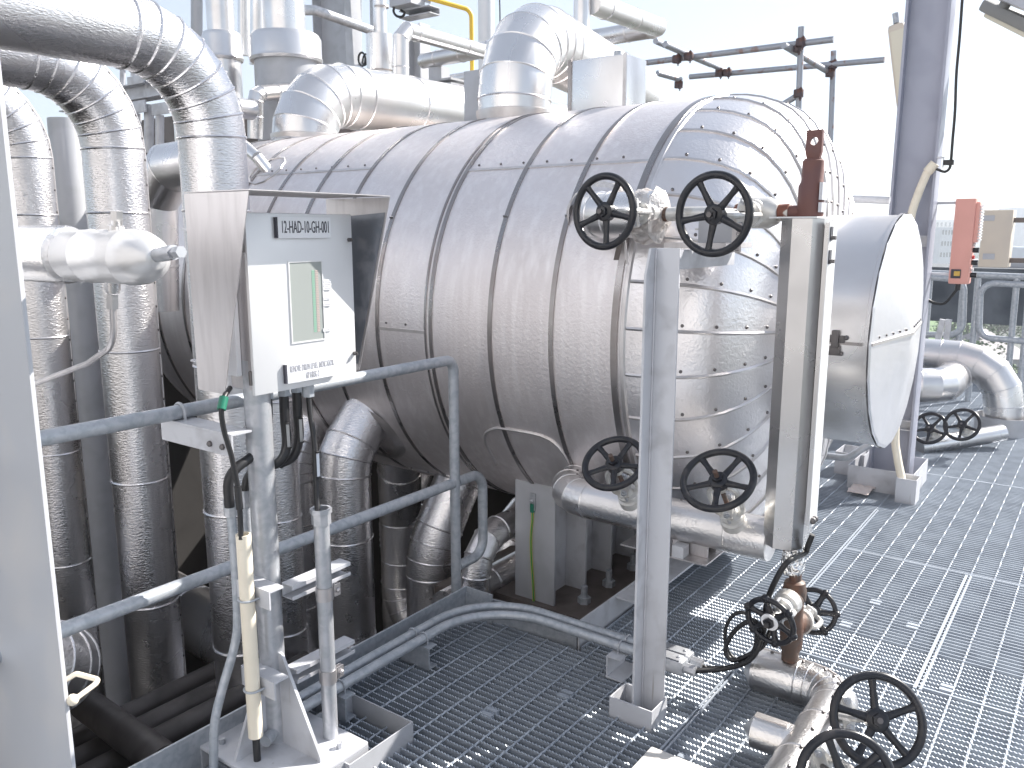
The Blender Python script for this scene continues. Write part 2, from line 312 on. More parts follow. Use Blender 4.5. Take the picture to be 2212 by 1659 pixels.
# ================================================================== steam drum
DY, DZ, DR = 3.824, 1.209, 1.03  # drum, saddle, riser and outlet numbers were scaled up about the camera position
def drum_hit(x, y, R_=DR):
    d = ray(x, y); a = d.y ** 2 + d.z ** 2; b = -2 * (d.y * DY) + 2 * d.z * (CH - DZ); c = DY ** 2 + (CH - DZ) ** 2 - R_ * R_
    q = b * b - 4 * a * c
    return CAM + d * ((-b - math.sqrt(max(q, 0))) / (2 * a))
def dpt(X, ang, r=DR): return V((X, DY - r * math.cos(R(ang)), DZ + r * math.sin(R(ang))))   # ang 0 = towards the walkway, 90 = top
def drum():
    t = T('steam_drum', 'big horizontal insulated drum with banded cladding and segmented domed end', 'drum', (-3.1, DY, DZ - DR))
    ax = (1, 0, 0); o = (0, DY, DZ); XE = -1.537
    MB().lathe(o, ax, [(-5.54, .13), (-5.43, .50), (-5.26, .78), (-5.04, .96), (-4.82, 1.025), (-4.76, DR)] + [(x, DR) for x in (-4.0, -3.2, -2.4, -1.8)] + [(XE, DR)], 180, False).build('shell', 'drum', t)
    head = [(0, 1.028), (.06, 1.028), (.12, 1.023), (.19, 1.008), (.26, .982), (.32, .945), (.37, .895), (.41, .83), (.44, .755), (.462, .66), (.474, .57), (.48, .48)]
    hp = [(XE + a, r) for a, r in head]
    MB().lathe(o, ax, hp, 180, False).build('domed_end', 'head', t, ang=60)
    for X, w in ((-1.551, .028), (-1.842, .022), (-2.155, .022), (-2.492, .02), (-2.524, .012), (-2.829, .022), (-3.147, .022), (-3.46, .024), (-3.78, .022), (-4.10, .022), (-4.42, .022), (-4.70, .026)):
        b = MB().lathe(o, ax, [(X - w / 2, DR - .003), (X - w / 2, DR + .0045), (X + w / 2, DR + .0045), (X + w / 2, DR - .003)], 180, False).build('band', 'band', t)
        if X in (-2.155, -2.829, -1.842):
            p = dpt(X, 28, DR + .006); MB().box((-w * .55, -.008, -.001), (w * .55, .008, .001), Matrix.Translation(p) @ Matrix.Rotation(R(-62), 4, 'X')).build('buckle', 'inoxs', b)
    MB().lathe(o, ax, [(-1.53, DR - .004), (-1.523, DR + .005), (-1.508, DR + .005), (-1.50, DR - .004)], 180, False).build('collar_ridge', 'ridge', t)
    N = 36
    for i in range(N):
        a = i * 10 + 3.5
        line = [dpt(x, a, r) for x, r in hp[1:]]
        sm = MB().tube([dpt(-1.50, a, 1.027)] + line, .0078, 6).build('gore_seam', 'ridge', t)
        s = MB(); fine = [line[0]]
        for p, q in zip(line, line[1:]):
            for k in range(1, 6): fine.append(p.lerp(q, k / 5))
        acc = .03; nx = .10
        for p, q in zip(fine, fine[1:]):
            acc += (q - p).length
            if acc > nx:
                acc = 0; nx = .125; d = (q - p).normalized(); n = V((0, p.y - DY, p.z - DZ)).normalized(); n = (n - d * n.dot(d)).normalized(); tt = d.cross(n)
                s.screw(p + tt * (.022 if tt.z > 0 else -.022) - n * .001, n, .0066, .007)
        s.build('rivet_row', 'screw', sm)
    # short lap seams between bands
    for (x0, x1, a) in ((-2.49, -1.56, 43), (-2.82, -2.53, -1.5), (-4.4, -3.15, 46), (-1.84, -1.56, -62), (-3.14, -2.84, -60), (-4.69, -4.43, 2)):
        sm = MB().bar(dpt(x0, a, DR + .0005), dpt(x1, a, DR + .0005), .014, .006, dpt(0, a) - V((0, DY, DZ))).build('lap_seam', 'ridge', t)
        s = MB(); x = x0 + .05
        while x < x1 - .03: s.screw(dpt(x, a + 1.6, DR), dpt(0, a) - V((0, DY, DZ)), .0055, .006); x += .125
        s.build('rivet_row', 'screw', sm)
    def outline(pts, nm, r=.007, mt='ridge'):
        MB().tube(pts, r, 6).build(nm, mt, t)
    outline(spline([drum_hit(x, y, DR + .002) for x, y in ((1072, 1004), (1066, 989), (1049, 956), (1050, 936), (1068, 926), (1089, 926), (1150, 936), (1181, 946), (1201, 959), (1221, 984), (1237, 1017))], 4), 'saddle_pad_edge', .008)
    c = drum_hit(577, 367); n = V((0, c.y - DY, c.z - DZ)).normalized(); u = n.cross(V((1, 0, 0)))
    outline([c + (V((1, 0, 0)) * math.cos(k * R(30)) * .12 + u * math.sin(k * R(30)) * .12) + n * (.003 - .008 * math.sin(k * R(30)) ** 2) for k in range(13)], 'nozzle_pad_edge', .006)
    MB().cyl(c - n * .03, c + n * .03 + V((-.06, 0, .05)), .035).cyl(c + n * .03 + V((-.06, 0, .05)), c + V((-.5, -.02, .34)), .035).build('nozzle', 'smooth', t)
    # manway
    mw = MB().lathe(o, ax, [(-1.17, .493), (-.767, .493), (-.764, .50), (-.75, .50)], 96, False).build('manway', 'smooth', t)
    MB().lathe(o, ax, [(-.752, .497), (-.744, .501), (-.739, .488), (-.69, .0)], 22, False).build('cover_plate', mat('dull_cover', (.72, .72, .74), .85, .40, (12, .1, .01), (4, (.62, .63, .67), .4, .7)), mw, ang=2)
    for a in (0, 180): MB().bar(V((-.741, DY - .482 * math.cos(R(a)), DZ + .482 * math.sin(R(a)))), V((-.687, DY, DZ)), .012, .012, (1, 0, 0)).build('cover_seam', 'ridge', mw)
    s = MB()
    for k in range(1, 6):
        for sg in (-1, 1): s.screw(V((-.741 + .053 * (1 - k / 6), DY + sg * .482 * k / 6, DZ + .022)), (1, 0, 0), .006)
    s.build('rivet_row', 'screw', mw)
    MB().box((-1.12, DY - .499, DZ - .006), (-.77, DY - .4935, DZ + .006)).build('split_line', 'band', mw)
    q = Matrix.Translation(V((at(1806, 725, 'Y', DY - .496).x, DY - .496, DZ))); MB().box((-.02, -.012, -.045), (.02, .002, -.012), q).box((-.013, -.018, -.02), (.013, 0, .05), q).box((-.035, -.006, .0), (.035, .002, .03), q).box((-.03, -.008, -.05), (.03, .002, -.035), q).build('toggle_latch', 'screw', mw, bevel=.003)
    MB().screw(V((-.83, DY - .494, DZ + .022)), (0, -1, 0), .01, .01).build('stud', 'screw', mw)
drum()
# saddle
SX0, SX1, SY, SZ = -2.255, -2.026, 3.118, -.135
t = T('drum_saddle', 'painted steel saddle with ribs and end plate carrying the drum', 'saddle', (-2.14, 3.8, SZ))
MB().box((SX0, SY, SZ), (SX1, SY + .016, .50)).build('end_plate', 'paint', t, bevel=.003)
pl = [V((-2.13, SY + .017, SZ)), V((-2.13, 4.51, SZ))] + [V((-2.13, DY + (DR + .004) * math.sin(R(a)), DZ - (DR + .004) * math.cos(R(a)))) for a in range(41, -43, -4)]
MB().prism(pl, (.016, 0, 0)).build('web_plate', 'paintl', t)
for y in (3.36, 3.62, 3.88, 4.15): MB().box((-2.113, y, SZ), (-2.0, y + .016, DZ - math.sqrt(DR * DR - (y - DY) ** 2) - .006)).build('rib', 'paintl', t)
MB().box((-2.36, 3.08, SZ - .03), (-1.80, 4.6, SZ)).build('base_plate', 'brownst', t)
for y in (3.24, 3.48, 3.74): MB().cyl((-1.93, y, SZ), (-1.93, y, SZ + .03), .032, n=6).cyl((-1.93, y, SZ + .03), (-1.93, y, SZ + .085), .016, n=12).build('anchor_bolt', 'galv', t)
MB().box((-2.7, 3.02, SZ - .30), (-1.74, 5.0, SZ - .032)).build('drum_support_beam', 'brownst', label='brown grey steel beam in the floor opening under the drum saddle', cat='beam')
# earth wire on saddle
EY = SY - .006
ew = T('earth_wire', 'green and yellow earth wire hanging down the saddle end plate', 'earth wire', at(1150, 1290, 'Y', EY))
pts = spline([at(x, y, 'Y', EY) for x, y in ((1150, 1098), (1150, 1120), (1147, 1160), (1148, 1210), (1151, 1255), (1153, 1300))], 5)
MB().tube(pts, .0062, 8).build('wire', 'gy', ew); MB().tube([p + V((.003, -.0045, 0)) for p in pts], .0035, 6).build('green_stripe', 'gyg', ew)
MB().cyl(at(1150, 1088, 'Y', EY), at(1150, 1106, 'Y', EY), .012).build('heat_shrink_sleeve', 'green', ew)
MB().box((-.006, -.004, -.05), (.022, .004, .035), Matrix.Translation(at(1148, 1080, 'Y', EY))).screw(at(1148, 1083, 'Y', EY - .004), (0, -1, 0), .011, .008).build('lug', 'galvl', ew, bevel=.002)
# ================================================================== pipes on the drum
def collar(t, c, ax, r, nm='base_collar'):
    c = V(c); d = V(ax).normalized(); MB().lathe(c, ax, [(-.03, r + .004), (.015, r + .012), (.03, r + .012), (.034, r)], 40, False).build(nm, 'ridge', t)
b1 = V((-4.51, DY, 2.1)); t = T('riser_pipe', 'thick insulated riser elbow on the far half of the drum top', 'pipe', b1, 'large riser pipes leaving the drum top')
clad_pipe(t, [b1, (-4.51, DY, 2.545), (-4.51, 7.3, 2.62)], .212, .34, 5, .55, 'smooth', 44, .006, seam=None, off=.15); collar(t, (-4.51, DY, 2.235), (0, 0, 1), .205)
b2 = V((-2.772, DY, 2.1)); t = T('riser_pipe', 'thick insulated riser elbow rising above the middle of the drum', 'pipe', b2, 'large riser pipes leaving the drum top')
clad_pipe(t, [b2, (-2.772, DY, 2.71), at(1372, 200, 'Y', 5.8)], .198, .37, 5, 1.0, 'smooth', 44, .006, off=.12); collar(t, (-2.772, DY, 2.245), (0, 0, 1), .198)
# insulated box on the drum top
t = T('insulation_box', 'plain square insulation box with folded corner on the drum top', 'insulation box', (-2.2, DY, 2.2))
p0, p1, p2 = at(1230, 225, 'Y', DY - .05), at(1350, 220, 'Y', DY - .05), at(1399, 214, 'Y', DY + .22)
hgt = at(1230, 132, 'Y', DY - .05).z
MB().box((p0.x, DY - .05, 2.15), (p1.x, DY + .17, hgt)).build('casing', 'smooth', t, bevel=.006)
MB().box((p1.x - .012, DY - .056, 2.16), (p1.x + .004, DY - .045, hgt + .004)).build('corner_seam', 'ridge', t)
MB().box((p0.x - .008, DY - .056, 2.16), (p0.x + .01, DY - .045, hgt + .004)).build('edge_seam', 'band', t)
MB().cyl((p1.x - .13, DY + .1, hgt), (p1.x - .13, DY + .1, hgt + .05), .02).build('stub', 'galv', t)
# small bracket box left of riser 2
t = T('junction_housing', 'small folded sheet housing between the riser pipes on the drum', 'housing', at(1018, 245, 'Y', 4.0))
a, b = at(1007, 248, 'Y', 4.02), at(1030, 152, 'Y', 4.02); MB().box((a.x, 4.0, a.z - .05), (a.x + .2, 4.3, b.z)).build('casing', 'paint', t, bevel=.004)
MB().cyl((a.x, 4.15, b.z), (a.x, 4.15, b.z + .012), .02).build('cap', 'galv', t)
# ================================================================== three feed pipes at the left
for X, r_, lab in ((-2.95, .128, 'mitred insulated pipe bending down nearest the indicator panel'), (-3.69, .128, 'middle mitred insulated pipe with a screwed seam down its bend'), (-4.52, .118, 'mitred insulated pipe bending down right beside the grey cabinet edge')):
    t = T('downcomer_pipe', lab, 'pipe', (X, 2.03, -2.9), 'three mitred pipes bending down')
    clad_pipe(t, [(X, -1.6, 2.335), (X, 2.04, 2.335), (X, 2.04, -2.95)], r_, .34, 7, .62, 'clad', 40, .0055, seam=None if X > -3 else 122, off=.28)
# pipes from the drum bottom
def leg(name, lab, pts, r, rad, seg=3, step=.42, grp='insulated pipes under the drum', mt='clad', off=.25, seam=None):
    t = T(name, lab, 'pipe', pts[-1], grp); clad_pipe(t, pts, r, rad, seg, step, mt, 36, .005, seam, off); return t
t = leg('outlet_pipe', 'thick insulated pipe dropping from the drum side below the panel', [(-3.11, 3.22, .94), (-3.11, 2.80, .50), (-3.11, 2.80, -2.9)], .137, .22, 2, .55, off=.34)
MB().lathe(dpt(-3.11, -37, DR - .005), (0, -.8, -.6), [(0, .21), (.016, .19), (.02, .155)], 40, False).build('flared_collar', 'ridge', t)
leg('outlet_pipe', 'insulated pipe dropping behind the instrument post cables', [(-3.67, 3.30, .87), (-3.67, 2.93, .36), (-3.67, 2.93, -2.9)], .125, .33, 4, .5)
leg('outlet_pipe', 'leaning insulated pipe elbow seen left of the rail end loop', [(-2.80, 3.49, .50), (-2.89, 3.20, -.08), (-2.89, 3.20, -2.9)], .132, .55, 3, .45)
leg('outlet_pipe', 'shaded mitred pipe elbow deep between the two front outlet pipes', [(-3.58, 3.92, .36), (-3.58, 3.70, -.14), (-3.58, 3.70, -.87), (-2.5, 3.70, -1.2)], .134, .33, 5, .5)
leg('outlet_pipe', 'shaded vertical pipe with a bead behind the leaning elbow', [(-2.97, 4.40, .36), (-2.97, 4.40, -2.9)], .17, .3, 3, .8, off=.5)
leg('outlet_pipe', 'dark pipe reaching sideways under the drum beside the elbow', [(-3.36, 3.47, .42), (-3.64, 3.75, -.31), (-3.64, 3.75, -2.9)], .134, .33, 4, .5)
leg('return_pipe', 'horizontal insulated pipe running under the drum to the saddle', [(-2.352, 2.93, -.98), (-2.352, 2.93, .184), (-2.352, 4.48, .184)], .07, .18, 3, .9, 'two pipes lying along the floor opening', off=.55)
leg('return_pipe', 'lower shiny insulated pipe beside the corner of the toe plate', [(-2.44, 2.80, -.13), (-2.44, 4.9, -.13)], .078, .3, 3, .7, 'two pipes lying along the floor opening', off=.35)
leg('return_pipe', 'thick shaded elbow turning behind the handrail loop', [(-2.78, 3.75, -2.9), (-2.78, 3.75, -.08), (-2.74, 4.45, -.05)], .145, .33, 5, .8, 'insulated pipes under the drum', off=.5)
# pipe behind the panel foot
leg('drain_pipe', 'insulated pipe standing behind the white cable tube', [(-3.0, 2.3, 1.15), (-3.0, 2.3, -2.9)], .10, .3, 3, .55, 'insulated pipes under the drum')
# pit pipes
def plain(name, lab, pts, r, mt, rad=.15, cat='pipe', grp=None, n=24, seg=6):
    return MB().tube(rounded(pts, rad, seg) if len(pts) > 2 else pts, r, n).build(name, mt, label=lab, cat=cat, group=grp)
for (px_, py_, xx, lab) in ((250, 1560, -3.3, 'dark pipe at the bottom of the floor opening nearest the cabinet foot'), (240, 1610, -3.05, 'second dark pipe lying low in the floor opening'), (240, 1655, -2.85, 'third dark pipe lying low in the floor opening')):
    q_ = at(px_, py_, 'X', xx); plain('floor_pipe', lab, [(xx, -.8, q_.z), (xx, 2.3, q_.z)], .055, 'pit', grp='dark pipes at the bottom of the opening')
plain('floor_pipe', 'dark pipe slanting down across the floor opening', [at(185, 1520, 'X', -3.3), at(360, 1650, 'X', -2.45)], .062, 'pit')
leg('header_pipe', 'large dim pipe lying across the pit behind the conduit bend', [(-6.0, 3.1, -.95), (-2.5, 2.75, -.95)], .2, .3, 3, .9, None)
q_ = at(140, 1452, 'X', -2.95); leg('header_pipe', 'dark mitred elbow behind the grey cabinet edge', [at(-120, 1420, 'X', -2.95), q_, q_ + V((-1.4, .1, -.3))], .165, .2, 5, .5, None)
plain('service_pipe', 'plain blue grey vertical pipe between two mitred pipes', [at(180, 700, 'Y', 2.42) + V((0, 0, 1.15)), at(180, 700, 'Y', 2.42) - V((0, 0, 4))], .085, 'paint')
plain('service_pipe', 'plain grey horizontal pipe high behind the mitred bends', [(-6.5, 3.3, 1.2), (-4.6, 2.9, 1.2)], .05, 'paint')
yb_ = at(116, 380, 'Y', 2.75); MB().box((yb_.x - .02, 2.75, yb_.z - .1), (yb_.x + .03, 2.8, yb_.z + .36)).build('yellow_post', 'yellow', label='yellow painted bar half hidden behind the left pipe bend', cat='post')
leg('branch_pipe', 'mitred insulated branch pipe ducking behind the nearest bend', [(-4.4, 2.6, 1.2), (-4.35, 2.62, 1.96), (-3.75, 2.66, 1.99)], .13, .18, 1, .6, None, 'smooth')
leg('branch_pipe', 'thin insulated elbow standing left of the far riser', [(-4.75, 3.1, 1.8), (-4.75, 3.1, 2.42), (-4.75, 3.6, 2.42)], .065, .12, 3, .5, None, 'smooth')
# ================================================================== handrail
t = T('handrail', 'grey tubular handrail with mid rail and rounded end loop beside the drum', 'railing', (-2.25, 2.665, 0))
RX = -2.252
MB().tube([(RX, -1.2, 1.10), (RX, 2.60, 1.10)] + fillet((RX, 2.6, 1.10), (RX, 2.665, 1.10), (RX, 2.665, .9), .05, 6)[1:] + [(RX, 2.665, -.12)], .0222, 20).build('top_rail', 'galv', t)
MB().tube([(RX, -1.2, .555), (RX, 2.65, .555)], .0222, 20).build('mid_rail', 'galv', t)
MB().tube(rounded([(RX, 2.68, .555), (RX, 2.86, .555), (RX, 2.86, .165), (RX, 2.68, .165)], .075, 7), .0222, 20).build('end_loop', 'galv', t)
for z in (.555, .165): MB().torus((RX, 2.665, z), (0, 1, 0), .019, .006, 20, 6).build('weld_bead', 'galv', t)
# ================================================================== level indicator
PXF, PY0, PY1, PZ0, PZ1 = -1.93, 1.421, 1.808, 1.180, 1.687
t = T('level_indicator', 'white drum level indicator cabinet under a tapered steel sun hood', 'control panel', (-2.0, 1.61, PZ0))
MB().box((-2.055, PY0 + .012, PZ0 + .01), (PXF - .014, PY1 - .012, PZ1 - .01)).build('cabinet_body', 'inox', t, bevel=.004)
door = MB().box((PXF - .013, PY0, PZ0), (PXF, PY1, PZ1)).build('door', 'white', t, bevel=.0035)
def wall(pts, th, nm, mt='inox'): return MB().prism(pts, th).build(nm, mt, t)
HX0, HXT, HXB, HZ1, HZB = -2.10, -1.815, -1.972, 1.738, 1.192
LY, RY = 1.352, 1.862
wall([(HX0, LY, HZ1), (HXT, LY, HZ1), (HXB, LY, HZB), (HX0 + .004, LY, HZB)], (0, .0025, 0), 'hood_side')
wall([(HX0, RY, HZ1), (HXT, RY, HZ1), (HXB, RY, HZB), (HX0 + .004, RY, HZB)], (0, -.0025, 0), 'hood_side')
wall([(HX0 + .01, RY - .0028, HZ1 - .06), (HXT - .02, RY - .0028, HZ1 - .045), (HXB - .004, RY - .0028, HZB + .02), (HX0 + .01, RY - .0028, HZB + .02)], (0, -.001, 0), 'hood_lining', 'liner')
wall([(HX0, LY, HZ1 + .0022), (HXT + .001, LY, HZ1 + .0022), (HXT + .001, RY, HZ1 + .0022), (HX0, RY, HZ1 + .0022)], (0, 0, .0025), 'hood_roof')
for z in (1.645, 1.275): MB().box((HX0 - .03, LY + .003, z - .006), (HX0 + .04, LY + .02, z)).build('mounting_lug', 'paint', t)
MB().box((-2.06, PY0 - .004, PZ0 + .05), (-2.0, PY0 + .011, PZ0 + .32)).build('rating_stickers', 'plate', t)
def text(s, size, m, mt, parent, name, sx=1., ex=.0006, align='CENTER'):
    cu = bpy.data.curves.new(name, 'FONT'); cu.body = s; cu.size = size; cu.align_x = align; cu.align_y = 'CENTER'; cu.extrude = ex; cu.resolution_u = 3; cu.space_line = .95
    o = bpy.data.objects.new(name, cu); COL.objects.link(o); bpy.context.view_layer.update()
    me = bpy.data.meshes.new_from_object(o.evaluated_get(bpy.context.evaluated_depsgraph_get())); COL.objects.unlink(o); bpy.data.objects.remove(o)
    me.transform(MW[parent].inverted() @ m @ Matrix.Diagonal((sx, 1, 1, 1))); me.materials.clear(); me.materials.append(M[mt])
    q = bpy.data.objects.new(name, me); COL.objects.link(q); q.parent = parent; MW[q] = MW[parent]; return q
def facex(x, y, z): return Matrix(((0, 0, 1, x), (1, 0, 0, y), (0, 1, 0, z), (0, 0, 0, 1)))   # text on a +X face
def dpx(x, y, X=PXF): return at(x, y, 'X', X)
a, b = dpx(596, 515), dpx(708, 470); npl = MB().box((PXF, a.y, a.z), (PXF + .012, b.y, b.z)).build('nameplate', 'plate', t, bevel=.001)
MB().box((PXF + .0005, a.y - .006, a.z + .001), (PXF + .011, a.y - .0002, b.z - .001)).build('plate_edge', 'ink', npl)
text('12-HAD-10-GH-001', .049, facex(PXF + .0126, (a.y + b.y) / 2 + .002, (a.z + b.z) / 2), 'ink', npl, 'lettering', .435)
a, b = dpx(615, 826), dpx(722, 782); a = V((PXF, dpx(615, 800).y, dpx(615, 829).z)); b = V((PXF, dpx(721, 800).y, dpx(615, 787).z))
npl = MB().box((PXF, a.y, a.z), (PXF + .012, b.y, b.z)).build('nameplate', 'plate', t, bevel=.001)
MB().box((PXF + .0005, a.y - .006, a.z + .001), (PXF + .011, a.y - .0002, b.z - .001)).build('plate_edge', 'ink', npl)
text('REMOTE DRUM LEVEL INDICATOR\nHP HRSG 2', .027, facex(PXF + .0126, (a.y + b.y) / 2, (a.z + b.z) / 2), 'inkl', npl, 'lettering', .40)
a, b = dpx(632, 740), dpx(693, 565)
disp = MB().box((PXF, a.y, a.z), (PXF + .001, b.y, b.z)).build('display_window', 'glass', t)
fr = MB()
for lo, hi in (((a.y - .004, a.z - .004), (a.y, b.z + .004)), ((b.y, a.z - .004), (b.y + .004, b.z + .004)), ((a.y, b.z), (b.y, b.z + .004)), ((a.y, a.z - .004), (b.y, a.z))): fr.box((PXF, lo[0], lo[1]), (PXF + .003, hi[0], hi[1]))
fr.build('window_frame', 'white', disp)
hh = b.z - a.z; wy = b.y - a.y; g = MB(); g2 = MB()
for k in range(36):
    z = a.z + hh * (.10 + .80 * k / 36); g.box((PXF + .001, a.y + wy * .68, z), (PXF + .0016, a.y + wy * .77, z + hh * .014)); g2.box((PXF + .001, a.y + wy * .79, z), (PXF + .0016, a.y + wy * .88, z + hh * .014))
g.build('level_scale', 'led', disp); g2.build('level_scale', 'ledr', disp)
for yy in (607, 615, 623, 644, 658, 713):
    p = dpx(697, yy); q = MB().box((PXF, p.y, p.z - .0045), (PXF + .004, p.y + .030, p.z + .0045)).build('scale_label', 'plate', t)
    MB().box((PXF + .004, p.y + .004, p.z - .0015), (PXF + .0045, p.y + .026, p.z + .0015)).build('lettering', 'inkl', q)
for xx, yy in ((753, 518), (765, 763)):
    p = dpx(xx, yy); MB().cyl(p, p + V((.012, 0, 0)), .0065, n=6).cyl(p + V((.011, 0, 0)), p + V((.016, 0, 0)), .0035, n=10).build('door_lock', 'screw', t)
for yy in (.05, .42): MB().cyl((PXF - .015, PY0 + .0, PZ0 + yy - .02), (PXF - .015, PY0, PZ0 + yy + .02), .006, n=12).build('hinge', 'screw', t)
# cable glands and black cables under the panel
gl = [(577, 850), (613, 840), (640, 832), (665, 842)]
cabs = [[(577, 852), (578, 900), (572, 950), (545, 985), (512, 1010), (494, 1040), (496, 1095)],
        [(613, 846), (615, 900), (619, 960), (606, 995), (576, 1010), (540, 1025), (530, 1065), (531, 1085)],
        [(640, 838), (643, 890), (646, 945), (634, 985), (604, 1003)],
        [(666, 848), (671, 900), (680, 960), (683, 1030), (686, 1105)]]
labs = ['leftmost black cable curving from the panel to the left conduit', 'second black cable hooking round behind the instrument post', 'third black cable curving behind the post above the rail', 'thin straight black cable dropping into the capped conduit']
for k, (c, lb) in enumerate(zip(cabs, labs)):
    X0 = -1.985
    xs = [X0 + (.0 if k == 3 else .0) for _ in c]
    if k == 1: xs = [X0, X0, X0, X0, X0 - .03, X0 - .09, X0 - .1, X0 - .1]
    if k == 2: xs = [X0, X0, X0, X0 - .01, X0 - .05]
    if k == 3: xs = [X0 + .02, X0 + .04, X0 + .07, X0 + .10, -1.845]
    pts = [at(x, y, 'X', xx) for (x, y), xx in zip(c, xs)]
    ct = T('cable', lb, 'cable', pts[-1], 'black cables under the indicator panel')
    MB().tube(spline(pts, 5), .0145 if k < 3 else .0085, 12).build('sheath', 'cable', ct)
    g0 = V((pts[0].x, pts[0].y, PZ0 + .01)); MB().cyl(g0, pts[0] - V((0, 0, .012)), .019, n=6).build('gland', 'galv', ct)
    i = 1 if k < 3 else 2; p = pts[i]; q = pts[i + 1]; d = (q - p).normalized(); c0 = p + (q - p) * .2 + V((.018, -.006, 0))
    MB().bar(c0, c0 + d * .075, .009, .002, (1, -.4, 0)).build('cable_tag', 'inoxs', ct)
    for e in (0, .075): MB().box((-.006, -.006, -.002), (.006, .006, .002), Matrix.Translation(c0 + d * e)).build('tie', 'cable', ct)
gp = [at(x, y, 'X', xx) for x, y, xx in ((497, 838, -1.99), (484, 858, -1.96), (478, 885, -1.95), (484, 930, -1.95), (500, 985, -1.945), (513, 1050, -1.94), (518, 1100, -1.935), (521, 1165, -1.93))]
ct = T('earth_cable', 'thin black cable with green sleeve dropping into the cream tube', 'cable', gp[-1])
MB().tube(spline(gp, 6), .0075, 10).build('sheath', 'cable', ct); MB().tube(spline(gp[1:3], 6), .0125, 12).build('heat_shrink_sleeve', 'green', ct)
sh = spline(gp[5:7], 4); MB().tube(sh, .010, 10).build('wrap', 'cable', ct)
# instrument post
PB = V((-1.985, 1.468, .075))
t = T('instrument_post', 'pale tubular instrument post with gusset and bolted base plate below the panel', 'post', PB)
MB().cyl(PB, PB + V((0, 0, 1.2)), .038, n=32).build('tube', 'galvl', t)
MB().box((-2.16, 1.30, .063), (-1.735, 1.62, .075)).build('base_plate', 'paintl', t, bevel=.002)
for dx in (.037, -.037 - .0): pass
MB().prism([PB + V((.037, -.005, 0)), PB + V((.21, -.005, 0)), PB + V((.21, -.005, .012)), PB + V((.05, -.005, .30)), PB + V((.037, -.005, .30))], (0, .010, 0)).build('gusset', 'paintl', t)
MB().prism([PB + V((-.037, -.005, 0)), PB + V((-.15, -.005, 0)), PB + V((-.15, -.005, .012)), PB + V((-.05, -.005, .25)), PB + V((-.037, -.005, .25))], (0, .010, 0)).build('gusset', 'paintl', t)
MB().prism([PB + V((-.005, -.037, 0)), PB + V((-.005, -.15, 0)), PB + V((-.005, -.15, .012)), PB + V((-.005, -.05, .25)), PB + V((-.005, -.037, .25))], (.01, 0, 0)).build('gusset', 'paintl', t)
for dx, dy in ((.20, .08), (-.11, -.12), (.20, -.13), (-.13, .11)): MB().cyl(PB + V((dx, dy, 0)), PB + V((dx, dy, .018)), .010, n=12).build('bolt', 'galvl', t)
MB().box((-1.76, 1.30, -.02), (-1.735, 1.62, .062)).box((-1.80, 1.30, -.02), (-1.761, 1.62, -.012)).build('channel_foot', 'paint', t); MB().box((-2.16, 1.30, -.02), (-2.135, 1.62, .062)).build('channel_foot', 'paint', t)
# clamp bar to the rail
zb = .945
br = T('clamp_bracket', 'flat angle bracket with U bolt tying the post to the top rail', 'bracket', (-2.2, 1.4, 1.0))
zt = 1.072
MB().box((-2.31, 1.355, zt), (-1.96, 1.425, zt + .006)).box((-2.31, 1.355, zt - .06), (-1.96, 1.361, zt - .0005)).build('angle_bar', 'paintl', br)
MB().tube([(RX - .026, 1.385, zt - .02)] + [V((RX - .026 * math.cos(R(a)), 1.385, 1.10 + .026 * math.sin(R(a)))) for a in range(0, 181, 15)] + [(RX + .026, 1.385, zt - .02)], .005, 8).build('u_bolt', 'galvl', br)
for x in (-2.06, -2.0): MB().screw((x, 1.355, zt - .035), (0, -1, 0), .009, .010).build('bolt', 'screw', br)
# cream tube
w0, w1 = at(521, 1152, 'Y', 1.36), at(557, 1592, 'Y', 1.36); xw = (w0.x + w1.x) / 2; yw = 1.36
wp = T('cable_tube', 'cream plastic cable tube strapped upright in front of the post', 'tube', (xw, yw, w1.z))
rs = MB(); c = [(math.cos(2 * math.pi * j / 24), math.sin(2 * math.pi * j / 24)) for j in range(24)]
rs.rings([[V((xw + a * r_, yw + b * r_, z)) for a, b in c] for z, r_ in ((w0.z - .08, .0165), (w0.z, .0165), (w0.z, .0215), (w1.z, .0215), (w1.z, .0165), (w1.z + .05, .0165))], False).build('tube', 'cream', wp)
plain('cable', 'black cable leaving the bottom of the cream tube', [(xw, yw, w1.z + .05), (xw, yw, w1.z - .25)], .011, 'cable', n=12)
for k, z in enumerate((at(520, 1275, 'Y', 1.36).z, at(535, 1470, 'Y', 1.36).z)):
    b = T('tube_bracket', ('upper' if k == 0 else 'lower') + ' white angle bracket with U bolt holding the cream tube', 'bracket', (xw, 1.4, z), 'angle brackets on the instrument post')
    MB().box((xw - .085, 1.383, z - .045), (xw + .07, 1.388, z + .012)).box((xw - .095, 1.3885, z + .006), (xw + .07, 1.435, z + .012)).build('angle', 'paintl', b)
    MB().tube([(xw - .025, 1.384, z - .018)] + [V((xw - .025 * math.cos(R(a)), 1.36 - .025 * math.sin(R(a)), z - .018)) for a in range(0, 181, 15)] + [(xw + .025, 1.384, z - .018)], .0035, 8).build('u_bolt', 'galv', b)
